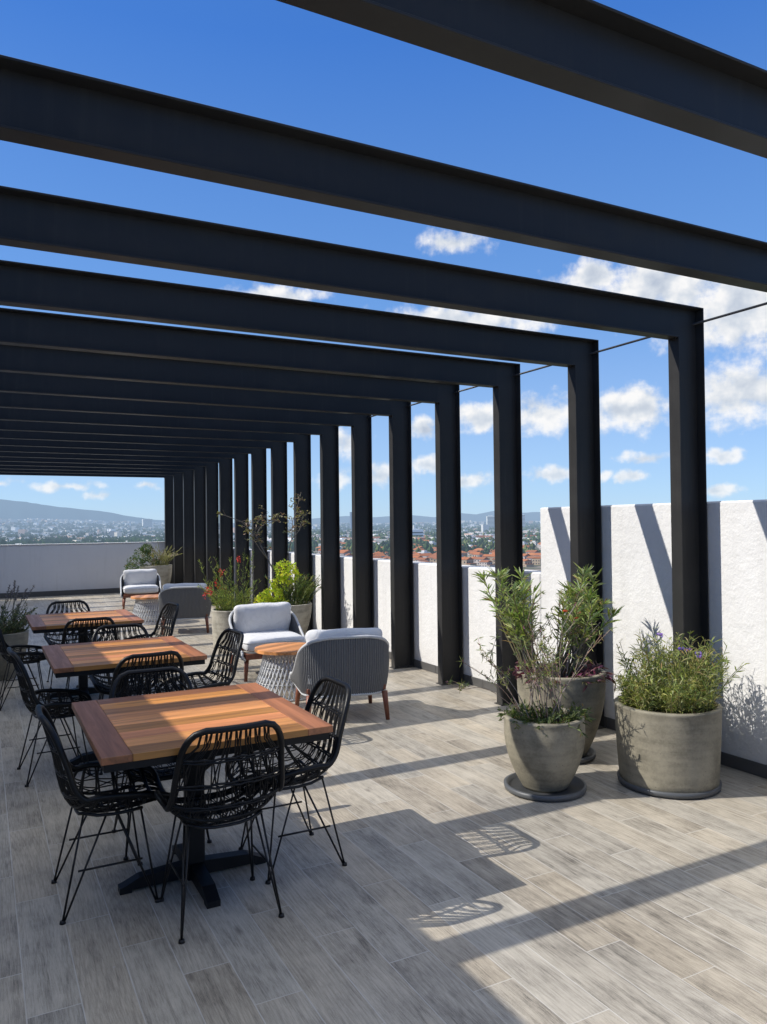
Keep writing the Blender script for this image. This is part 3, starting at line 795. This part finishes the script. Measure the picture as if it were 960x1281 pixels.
for i in range(130):
    p = disk((P5[0] + .1, P5[1] - .02), .2, z5); a = random.uniform(-1.2, 1.4) if i % 3 else random.uniform(0, 6.28)
    L = random.uniform(.25, .5); s = arc(p, a, random.uniform(.05, .6), L, 5, random.uniform(.1, .8), .04)
    c = rc(random.choice([(.16, .21, .06), (.24, .26, .09), (.1, .15, .05)]), .3)
    for k in range(5):
        lf.leaf(s[k], s[k + 1] - s[k], (s[k + 1] - s[k]).length * 1.3, .011, 0, None, c)
    for k in range(14):
        q, d = along(s, random.uniform(.2, 1)); b_ = random.uniform(0, 6.28); lf.leaf(q, d + V((cos(b_), sin(b_), 0)) * .7, .05, .007, .1, None, rc(c, .2))
plant('grass_plant', 'tuft of arching green grass beside the lime green shrub', 'plant', st, lf, None, (P5[0], P5[1], z5))
st, lf = MB(), MB()
tr = [V((P5[0] - .05, P5[1] + .05, z5)), V((P5[0] - .10, P5[1] + .06, z5 + .35)), V((P5[0] - .26, P5[1] + .04, z5 + .65)), V((P5[0] - .42, P5[1] + .02, z5 + .95)), V((P5[0] - .62, P5[1], z5 + 1.15)), V((P5[0] - .88, P5[1] - .02, z5 + 1.24))]
trunks = [tr, [tr[1], tr[1] + V((.12, 0, .25)), tr[1] + V((.20, .02, .55)), tr[1] + V((.22, .02, .80)), tr[1] + V((.30, 0, 1.05)), tr[1] + V((.34, 0, 1.2))],
          [tr[2], tr[2] + V((-.10, 0, .12)), tr[2] + V((-.2, 0, .28)), tr[2] + V((-.12, .03, .5)), tr[2] + V((.02, 0, .62))],
          [tr[3], tr[3] + V((.05, 0, .12)), tr[3] + V((.18, 0, .2)), tr[3] + V((.3, 0, .22))],
          [tr[1] + V((.20, .02, .55)), tr[1] + V((.32, .02, .68)), tr[1] + V((.38, .02, .9))]]
for ti, t_ in enumerate(trunks):
    n = len(t_); st.tube(t_, [(.011 if ti == 0 else .007) * (1 - .7 * k / (n - 1)) for k in range(n)], 6, rc((.20, .165, .13), .1))
    for j in range(18):
        q, d = along(t_, random.uniform(.45, 1)); a = random.uniform(0, 6.28); e_ = q + V((cos(a) * .1, sin(a) * .05, random.uniform(-.02, .08)))
        st.tube([q, e_], .0022, 4, rc((.20, .165, .13)))
        if random.random() < .75:
            for k in range(6): lf.leaf(e_ + V((random.gauss(0, .02), random.gauss(0, .02), random.gauss(0, .015))), V((random.gauss(0, 1), random.gauss(0, 1), random.gauss(0, .5))), random.uniform(.025, .05), .02, .1, None, rc(random.choice([(.22, .18, .09), (.26, .24, .11), (.18, .17, .08), (.22, .14, .10)]), .3))
plant('thin_tree', 'thin bare branched little tree with sparse yellowing leaves against the columns', 'tree', st, lf, None, (P5[0], P5[1], z5))
# P6: far bushes
st, lf = MB(), MB(); z6 = .68
for (dx, dz, r_) in ((-.45, .10, .20), (-.32, .28, .20), (-.15, .12, .22), (-.55, -.02, .16), (-.22, .42, .12)):
    st.tube([(P6[0] + dx * .2, P6[1], z6), (P6[0] + dx, P6[1], z6 + dz)], .006, 5, rc(BARK))
    blob((P6[0] + dx, P6[1] - .05, z6 + dz), (r_, r_, r_ * .9), 300, [(.09, .15, .05), (.13, .19, .06), (.06, .10, .035)], (.03, .07), .02)
plant('leafy_shrub', 'dark green leafy shrub in the far corner planter', 'shrub', st, lf, None, (P6[0], P6[1], z6))
st, lf, fl_ = MB(), MB(), MB()
for i in range(110):
    p = disk((P6[0] + .08, P6[1]), .2, z6); a = random.uniform(0, 6.28); s = arc(p, a, random.uniform(.05, .5), random.uniform(.3, .6), 5, random.uniform(.3, 1.2), .04); c = rc((.30, .28, .14), .3)
    for k in range(5): lf.leaf(s[k], s[k + 1] - s[k], (s[k + 1] - s[k]).length * 1.25, .014, 0, None, c)
    if i % 8 == 0:
        for k in range(26): q, d = along(s, random.uniform(.7, 1)); fl_.leaf(q, V((random.gauss(0, 1), random.gauss(0, 1), random.gauss(0, 1))), .03, .012, .1, None, rc((.42, .32, .30), .2))
plant('plumed_grass', 'straw coloured plumed grass in the far corner planter', 'plant', st, lf, fl_, (P6[0], P6[1], z6))
# P7: grey green spiky plant, left edge
st, lf, fl_ = MB(), MB(), MB(); z7 = .46
for i in range(90):
    p = disk(P7, .25, z7); a = atan2(p.y - P7[1], p.x - P7[0]) + random.uniform(-.7, .7); L = random.uniform(.15, .36)
    s = arc(p, a, random.uniform(.1, .6), L, 5, random.uniform(.1, .9), .07); st.tube(s, .003, 4, rc((.13, .13, .08)))
    for k in range(int(10 + L * 50)):
        q, d = along(s, random.uniform(.1, 1)); b_ = random.uniform(0, 6.28)
        lf.leaf(q, d + V((cos(b_), sin(b_), .2)), random.uniform(.03, .06), .010, .2, None, rc(random.choice([(.10, .13, .06), (.14, .16, .09), (.07, .09, .045)]), .3))
for i in range(13):
    p = disk(P7, .15, z7); a = random.uniform(-.5, 1.3) if i < 9 else random.uniform(0, 6.28); s = arc(p, a, random.uniform(.15, .75), random.uniform(.45, .66), 7, random.uniform(-.3, .3), .05)
    st.tube(s, .003, 4, rc((.15, .15, .11)))
    for k in range(46):
        q, d = along(s, random.uniform(.72, 1)); fl_.leaf(q, V((random.gauss(0, 1), random.gauss(0, 1), random.gauss(.6, .8))), .022, .008, 0, None, rc((.17, .15, .20), .3))
plant('lavender_plant', 'grey green plant with upright spikes in the left edge planter', 'plant', st, lf, fl_, (P7[0], P7[1], z7))

# ------------------------------------------------------------------ city, hills
def hgt(az, d):
    """ground height (m, terrace floor = 0) at azimuth az (deg from +Y) and distance d"""
    left = max(0, min(1, (16 - az) / 12)); rise = max(0, min(1, (d - 3500) / 4500))
    return -38 + rise * (1 - rise * .0) * (38 + 75 * left) * rise
def PA(az, d, z): a = radians(az); return V((d * sin(a), d * cos(a), z))
g = MB(); azs = [i * 3 for i in range(-60, 61)]; ds = [30, 120, 400, 800, 1300, 2000, 3000, 3800, 4600, 5600, 6800, 8000, 12000, 30000]
vs = [PA(a, d, hgt(a, d) if d <= 8000 else hgt(a, 8000) - (d - 8000) * .002) for d in ds for a in azs]; na = len(azs)
fs = [(i * na + k, i * na + k + 1, (i + 1) * na + k + 1, (i + 1) * na + k) for i in range(len(ds) - 1) for k in range(na - 1)]
g.add(vs, fs, (.16, .155, .12), True)
def gx(h, P, c):
    n = h.noise(P, .004, 8, .75); n2 = h.noise(P, .03, 4, .7)
    return h.mix(h.mr(h.m('ADD', h.m('MULTIPLY', n, .6), h.m('MULTIPLY', n2, .4)), .44, .56, 0, 1), (.05, .07, .035, 1), (.23, .20, .17, 1))
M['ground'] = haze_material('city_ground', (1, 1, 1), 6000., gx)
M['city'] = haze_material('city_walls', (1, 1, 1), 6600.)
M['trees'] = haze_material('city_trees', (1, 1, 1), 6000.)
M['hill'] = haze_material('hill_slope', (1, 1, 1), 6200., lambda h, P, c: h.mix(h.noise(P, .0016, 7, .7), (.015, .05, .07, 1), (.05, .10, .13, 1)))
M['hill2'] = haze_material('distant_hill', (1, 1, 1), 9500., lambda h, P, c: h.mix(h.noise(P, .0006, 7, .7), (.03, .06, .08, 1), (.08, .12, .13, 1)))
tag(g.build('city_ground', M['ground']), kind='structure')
def ridge(name, prof, d, m, base=-60, depth=2500, seed=1):
    rn = random.Random(seed); b = MB(); vs = []; n = 200; a0, a1 = prof[0][0], prof[-1][0]; rows = 12
    for j in range(rows + 1):
        f = j / rows
        for i in range(n + 1):
            az = a0 + (a1 - a0) * i / n
            for k in range(len(prof) - 1):
                if prof[k][0] <= az <= prof[k + 1][0]: e = prof[k][1] + (prof[k + 1][1] - prof[k][1]) * (az - prof[k][0]) / (prof[k + 1][0] - prof[k][0]); break
            z = d * math.tan(radians(e)) + 1.6; dd = d - depth * (1 - f)
            zz = base + (z - base) * (f ** 1.2) + (1 - f) * f * 55 * (sin(az * 2.1 + 3 * f) + sin(az * 5.3 + 1)) + (rn.uniform(-1, 1) * 3)
            vs.append(PA(az, dd, zz))
    for j in range(rows):
        for i in range(n): fs_ = (j * (n + 1) + i, j * (n + 1) + i + 1, (j + 1) * (n + 1) + i + 1, (j + 1) * (n + 1) + i); b.f.append(fs_); b.sm.append(True)
    b.v = [tuple(p) for p in vs]; b.c = [(1, 1, 1)] * len(vs)
    return tag(b.build(name, m), kind='structure')
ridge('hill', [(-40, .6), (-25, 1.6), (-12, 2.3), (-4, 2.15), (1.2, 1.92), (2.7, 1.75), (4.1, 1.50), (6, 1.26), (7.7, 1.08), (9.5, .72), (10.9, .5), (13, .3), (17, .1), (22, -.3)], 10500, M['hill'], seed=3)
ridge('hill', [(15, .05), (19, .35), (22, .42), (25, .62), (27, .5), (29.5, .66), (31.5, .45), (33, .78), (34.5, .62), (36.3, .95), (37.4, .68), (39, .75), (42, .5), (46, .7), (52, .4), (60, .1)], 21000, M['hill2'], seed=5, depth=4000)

# houses
rn = random.Random(11)
def gable(mb, w, l, h, rh, wall, roof):
    mb.box(-w / 2, w / 2, -l / 2, l / 2, 0, h, wall)
def house_red():
    pass
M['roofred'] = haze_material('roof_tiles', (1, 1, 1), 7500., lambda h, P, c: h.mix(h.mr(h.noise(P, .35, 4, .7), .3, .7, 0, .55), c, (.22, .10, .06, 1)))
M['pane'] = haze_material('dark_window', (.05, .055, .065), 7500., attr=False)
def proto_house(kind, seed):
    r_ = random.Random(seed); e = bpy.data.objects.new('house', None); COL.objects.link(e)
    w, l, h = r_.uniform(9, 14), r_.uniform(9, 15), r_.uniform(5.5, 7.5)
    wall = r_.choice([(.42, .34, .25), (.52, .45, .37), (.40, .31, .22), (.45, .27, .16), (.5, .44, .4)])
    b = MB()
    if kind == 'red':
        b.box(-w / 2, w / 2, -l / 2, l / 2, 0, h, wall); b.box(-w / 2, w / 2, -l / 2 - 4, -l / 2 - .02, 0, h * .5, tuple(x * .9 for x in wall))
        b.build('wall', M['city'], e)
        f = MB(); rc_ = r_.choice([(.44, .165, .075), (.38, .135, .065), (.48, .20, .09), (.32, .135, .075)]); o = .5; rh = w * .22
        v = [(-w / 2 - o, -l / 2 - o, h + .03), (w / 2 + o, -l / 2 - o, h + .03), (w / 2 + o, l / 2 + o, h + .03), (-w / 2 - o, l / 2 + o, h + .03), (0, -l / 2 - o if seed % 2 else -l / 5, h + rh), (0, l / 2 + o if seed % 2 else l / 5, h + rh)]
        f.add(v, [(0, 1, 4), (1, 2, 5, 4), (2, 3, 5), (3, 0, 4, 5), (3, 2, 1, 0)], rc_)
        f.box(-w / 2 - .4, w / 2 + .4, -l / 2 - 4.4, -l / 2 + .1, h * .5 + .02, h * .5 + .3, rc_); f.build('roof', M['roofred'], e)
    else:
        h *= r_.choice((1, 1.4, 1.9)); white = r_.choice([(.78, .77, .74), (.7, .68, .62), (.6, .6, .6)])
        b.box(-w / 2, w / 2, -l / 2, l / 2, 0, h, white); b.box(-w / 5, w / 4, -l / 4, l / 5, h + .01, h + 2.4, tuple(x * .9 for x in white)); b.build('wall', M['city'], e)
        f = MB(); f.box(-w / 2 - .1, w / 2 + .1, -l / 2 - .1, l / 2 + .1, h - .35, h - .02, (.5, .3, .22) if seed % 2 else (.6, .6, .6)); f.build('roof', M['city'], e)
    p = MB(); nf = max(1, int(h / 3))
    for fl__ in range(nf):
        for k in range(3):
            x = -w / 2 + w * (k + .5) / 3; z = 1 + fl__ * 3
            for sy in (-1, 1): p.box(x - .7, x + .7, sy * l / 2 - .05, sy * l / 2 + .05, z, z + 1.4)
            y = -l / 2 + l * (k + .5) / 3
            for sx in (-1, 1): p.box(sx * w / 2 - .05, sx * w / 2 + .05, y - .7, y + .7, z, z + 1.4)
    p.build('window', M['pane'], e)
    return e
protos = [('red', proto_house('red', s)) for s in range(7)] + [('white', proto_house('white', 20 + s)) for s in range(5)]
used = set(); cnt = 0; occupied = []
def vis(az): return 0 < az < 40
def place_house(kind, az, d):
    global cnt
    c = [i for i, p in enumerate(protos) if p[0] == kind]; i = rn.choice(c)
    o = protos[i][1] if i not in used else copy_tree(protos[i][1]); used.add(i)
    o.location = PA(az, d, hgt(az, d) - .2); o.rotation_euler = (0, 0, rn.choice([.35, .35 + pi / 2, .5, -.3]) + rn.uniform(-.1, .1)); s = rn.uniform(.7, 1.0); o.scale = (s, s, s)
    if kind == 'red': tag(o, 'small house with orange tiled roof in the neighbourhood beyond the low wall', 'house', 'orange roofed houses beyond the low wall')
    else: tag(o, 'small pale flat roofed house in the city beyond the parapet', 'house', 'pale flat roofed houses beyond the parapet')
    cnt += 1
rows_ = 0; d = 700.
while d < 1650 and cnt < 229:
    az = 17.5 + rn.uniform(0, .8)
    while az < 39.5:
        if rn.random() < .86: place_house('red' if rn.random() < (.93 if d < 1120 else .5) else 'white', az, d + rn.uniform(-8, 8))
        az += math.degrees(15 / d) * rn.uniform(.95, 1.4) * (1 + (d - 700) / 800)
    d += 27 + (d - 700) * .08
for q in range(70):
    az = rn.uniform(.3, 12.2); place_house('white', az, rn.uniform(1900, 2900))
# the rest of the city: one mass
cm = MB(); 
PALE = [(.78, .77, .74), (.66, .64, .6), (.5, .47, .43), (.72, .66, .56), (.42, .42, .42), (.6, .42, .32), (.85, .84, .82)]
def bx(az, d, w, l, h, col, z=None):
    p = PA(az, d, (hgt(az, d) - .5) if z is None else z); Mx = Matrix.Translation(p) @ Matrix.Rotation(rn.uniform(0, 1.5), 4, 'Z')
    cm.box(-w / 2, w / 2, -l / 2, l / 2, 0, h, col, Mx)
for q in range(9500):
    az = rn.uniform(-22, 62); d = 1500 + 6400 * rn.random() ** 1.15
    if az < 14 and d < 2300 and rn.random() < .75: continue
    w = rn.uniform(9, 20) * (1 + d / 9000); tall_ = rn.random() < .022
    red = d < 1900 and az > 14 and rn.random() < .3
    bx(az, d, w, w * rn.uniform(.6, 1.5), rn.uniform(18, 34) if tall_ and d > 2500 else rn.uniform(5, 12), rn.choice(PALE) if not red else (.42, .17, .09))
for q in range(1300):
    az = rn.uniform(-22, 62); d = rn.uniform(7000, 8600); bx(az, d, rn.uniform(20, 50), rn.uniform(20, 40), rn.uniform(8, 20), rn.choice(PALE))
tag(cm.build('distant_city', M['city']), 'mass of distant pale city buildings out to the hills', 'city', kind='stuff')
# single tall buildings one can point at
def tower(az, d, w, l, h, col, label, name='tower_building', rows=None):
    e = empty(name, PA(az, d, hgt(az, d)), -radians(az) + .15, label, 'building')
    b = MB(); b.box(-w / 2, w / 2, -l / 2, l / 2, 0, h, col); b.box(-w / 4, w / 4, -l / 4, l / 4, h + .02, h + h * .05, col); b.build('wall', M['city'], e)
    p = MB(); n = int(h / 7)
    for k in range(n): p.box(-w / 2 + 1, w / 2 - 1, -l / 2 - .3, -l / 2 - .05, 3 + k * 7, 6 + k * 7, (.3, .33, .38))
    p.build('window', M['pane'] if sum(col) > 1.2 else M['city'], e)
tower(25.55, 4200, 52, 40, 105, (.16, .2, .27), 'dark hazy glass tower rising above the horizon between two columns')
tower(30.0, 1800, 36, 26, 26, (.82, .82, .82), 'bright white box building below the horizon between two columns', 'white_building')
tower(35.6, 4300, 42, 30, 75, (.80, .78, .70), 'cream high rise on the skyline, left of the white tall wall')
tower(36.4, 4600, 38, 30, 60, (.75, .72, .66), 'second cream high rise on the skyline, right of its taller twin')
tower(37.9, 4100, 26, 26, 78, (.80, .79, .76), 'slim white high rise on the skyline near the tall wall')
tower(32.0, 4500, 40, 30, 48, (.74, .73, .70), 'pale mid rise block on the skyline')
tower(10.6, 6200, 70, 50, 70, (.82, .80, .74), 'cream tower block at the foot of the hill, left of the last column')
# tree masses in the city
tm = MB()
def tree_blob(az, d, r_, col):
    c = PA(az, d, hgt(az, d) + r_ * .45)
    for q in range(9):
        dd = V((rn.gauss(0, 1), rn.gauss(0, 1), rn.gauss(0, .7))); dd.normalize(); p = c + dd * r_ * rn.uniform(.3, .8); s = r_ * rn.uniform(.3, .55)
        k = rn.uniform(.6, 1.4); cc = tuple(x * k for x in col)
        vs = [p + V((s, 0, 0)), p + V((-s * .4, s, 0)), p + V((-s * .6, -s * .8, .1)), p + V((0, 0, s)), p - V((0, 0, s))]
        tm.add(vs, [(0, 1, 3), (1, 2, 3), (2, 0, 3), (1, 0, 4), (2, 1, 4), (0, 2, 4)], cc)
for q in range(9500):
    az = rn.uniform(-20, 60); d = 900 + 6400 * rn.random() ** 1.3
    if az > 15 and d < 1100 and rn.random() < .6: continue
    tree_blob(az, d, rn.uniform(5, 9) * (1 + d / 6000), rn.choice([(.05, .085, .03), (.07, .10, .035), (.035, .06, .025), (.10, .12, .04)]))
for q in range(430):
    az = rn.uniform(-8, 13); tree_blob(az, rn.uniform(1250, 2350), rn.uniform(8, 13), rn.choice([(.07, .12, .03), (.10, .15, .04), (.05, .085, .03)]))
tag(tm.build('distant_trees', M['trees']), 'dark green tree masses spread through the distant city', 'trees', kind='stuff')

# ------------------------------------------------------------------ light and sky
SUN = V((-1.087, .385, 1.0)).normalized()
elev = math.asin(SUN.z); rot = atan2(SUN.x, SUN.y)
sl = bpy.data.lights.new('sun', 'SUN'); sl.energy = 5.0; sl.angle = radians(.36); sl.color = (1, .95, .87)
so = bpy.data.objects.new('sun', sl); COL.objects.link(so); so.rotation_euler = (-SUN).to_track_quat('-Z', 'Y').to_euler()

w = bpy.data.worlds.new('World'); scene.world = w; w.use_nodes = True; nt = w.node_tree
for n in list(nt.nodes): nt.nodes.remove(n)
h = NT(nt)
sky = h.n('ShaderNodeTexSky', sky_type='NISHITA'); sky.sun_disc = False; sky.sun_elevation = elev; sky.sun_rotation = rot; sky.altitude = 1500; sky.air_density = 1.0; sky.dust_density = .6; sky.ozone_density = 2.5
dirv = h.n('ShaderNodeTexCoord').outputs['Generated']
X, Y, Z = h.xyz(h.vm('NORMALIZE', dirv))
az = h.m('MULTIPLY', h.m('ARCTAN2', X, Y), 57.29578); el = h.m('MULTIPLY', h.m('ARCSINE', Z), 57.29578)
ae = h.comb(az, el, 0.0)
warp = h.vm('MULTIPLY', h.vm('SUBTRACT', h.noise(ae, .5, 3, .55, out=1), (.5, .5, .5)), (3.2, 1.5, 0))
q = h.vm('ADD', ae, warp)
def cloudfield(q):
    best = None
    for (a, e, ra, re_, s) in CL:
        d_ = h.vm('MULTIPLY', h.vm('SUBTRACT', q, (a, e, 0)), (1 / ra, 1 / re_, 0))
        v_ = h.m('MULTIPLY', h.m('SUBTRACT', 1.0, h.vm('LENGTH', d_, out=1)), s)
        best = v_ if best is None else h.m('MAXIMUM', best, v_)
    return best
CL = [(43, 17.0, 3.6, 1.3, 1), (48, 15.8, 5.5, 2.5, 1.1), (53.5, 14.0, 6.5, 3.2, 1.1), (60, 12.5, 7, 3.5, 1), (33, 20.0, 2.9, .9, .7), 
      (20, 16.6, 4, .9, 1), (33, 14.6, 9, 1.4, 1), (52.8, 8.4, 3.6, 2.3, 1), (58, 7.6, 3, 1.6, 1), (45.4, 7.9, 3.8, 1.8, 1), (39.6, 7.8, 2.8, 1.5, 1), (34.6, 7.7, 2.1, 1.2, 1), (31, 6.9, 1.6, .9, 1),
      (51.3, 4.4, 1.5, .5, .9), (45.7, 3.2, 1.2, .6, .9), (46.5, 4.5, 2.0, .35, .7), (40, 3.5, 1.8, .65, .9), (43.5, 3.4, 1.0, .4, .8), (51.2, 1.9, 1.5, .6, .9), (34, 3.2, 1.8, .8, .9), (31, 4.4, 1.7, .7, .9),
      (25, 6.0, 1.5, 1.2, .8), (28, 3.6, 2.0, 1.0, .9), (24.3, 3.4, 1.5, .9, .8), (5.2, 2.75, 2.6, .35, .55), (7.4, 2.1, .9, .35, .6), (10.7, 2.9, 1.0, .3, .55), (1, 3.1, 1.5, .3, .5), (64, 5, 4, 1.2, .9),
      (-14, 12, 5, 2, 1), (80, 12, 8, 3, 1)]
base = cloudfield(q)
n1 = h.noise(ae, .55, 8, .58); n2 = h.noise(h.vm('ADD', ae, (-.5, .8, 0)), .55, 3, .5)
dens = h.m('ADD', base, h.m('MULTIPLY', h.m('SUBTRACT', n1, .5), 1.9))
cov = h.n('ShaderNodeMapRange', interpolation_type='SMOOTHSTEP'); nt.links.new(dens, cov.inputs[0]); cov.inputs[1].default_value = -.15; cov.inputs[2].default_value = .62
cov = h.m('MULTIPLY', cov.outputs[0], .93)
lit = h.m('ADD', h.m('MULTIPLY', h.m('SUBTRACT', n1, n2), 1.7), .66, clamp=True)
thick = h.mr(dens, .35, 1.1, 0, .28)
lit = h.m('SUBTRACT', lit, thick, clamp=True)
cc = h.ramp(lit, [(0, (.48, .54, .64)), (.42, (.72, .76, .81)), (.8, (1.02, 1.0, .97))])
# sky colour: Nishita, deepened overhead and milky at the horizon
SK = .12
sc_ = h.mix(1.0, sky.outputs[0], (SK * .75, SK * 1.15, SK * 1.75, 1), 'MULTIPLY')
grad = h.ramp(h.mr(el, -1, 60, 0, 1), [(0, (.56, .68, .82)), (.05, (.47, .63, .81)), (.14, (.35, .53, .79)), (.27, (.17, .37, .75)), (.55, (.055, .21, .67)), (1, (.05, .17, .55))])
sc_ = h.mix(.72, sc_, grad)
# added bright cover in the unseen upper sky, put there to lift ambient fill
fill_veil = h.m('MULTIPLY', h.mr(el, 42, 62, 0, 1), h.mr(h.noise(ae, .04, 4, .6), .2, .6, .8, 1))
sc_ = h.mix(fill_veil, sc_, (1.08, 1.12, 1.17, 1))
vis_ = h.mr(el, 0, 8, .75, 1.0)
fin = h.mix(h.m('MULTIPLY', cov, vis_), sc_, cc)
bg = h.n('ShaderNodeBackground'); nt.links.new(fin, bg.inputs[0]); bg.inputs[1].default_value = 1.0
bg2 = h.n('ShaderNodeBackground'); nt.links.new(sc_, bg2.inputs[0])
# the cumulus field only exists in a band above the horizon; elsewhere the plain sky is enough
band = h.m('MULTIPLY', h.m('LESS_THAN', h.m('ABSOLUTE', h.m('SUBTRACT', el, 12.0)), 15.0), h.m('LESS_THAN', h.m('ABSOLUTE', h.m('SUBTRACT', az, 35.0)), 60.0))
ms = h.n('ShaderNodeMixShader'); nt.links.new(band, ms.inputs[0]); nt.links.new(bg2.outputs[0], ms.inputs[1]); nt.links.new(bg.outputs[0], ms.inputs[2])
ow = h.n('ShaderNodeOutputWorld'); nt.links.new(ms.outputs[0], ow.inputs[0])

# ------------------------------------------------------------------ camera
yaw, pitch, roll = .48311, .015386, -.010896
f = V((sin(yaw) * cos(pitch), cos(yaw) * cos(pitch), sin(pitch))); r = V((cos(yaw), -sin(yaw), 0)); u = r.cross(f)
r2 = r * cos(roll) + u * sin(roll); u2 = -r * sin(roll) + u * cos(roll)
cam = bpy.data.cameras.new('camera'); cam.sensor_fit = 'VERTICAL'; cam.sensor_height = 36; cam.lens = 36 * 962.41 / 1281
cam.clip_start = .05; cam.clip_end = 60000
co = bpy.data.objects.new('camera', cam); COL.objects.link(co)
Mx = Matrix(((r2.x, u2.x, -f.x, 0), (r2.y, u2.y, -f.y, 0), (r2.z, u2.z, -f.z, 1.62), (0, 0, 0, 1)))
co.matrix_world = Mx
scene.camera = co
scene.view_settings.view_transform = 'Standard'; scene.view_settings.look = 'None'; scene.view_settings.exposure = 0
if hasattr(scene, 'cycles'):
    scene.cycles.max_bounces = 5; scene.cycles.diffuse_bounces = 4; scene.cycles.transmission_bounces = 3; scene.cycles.glossy_bounces = 3
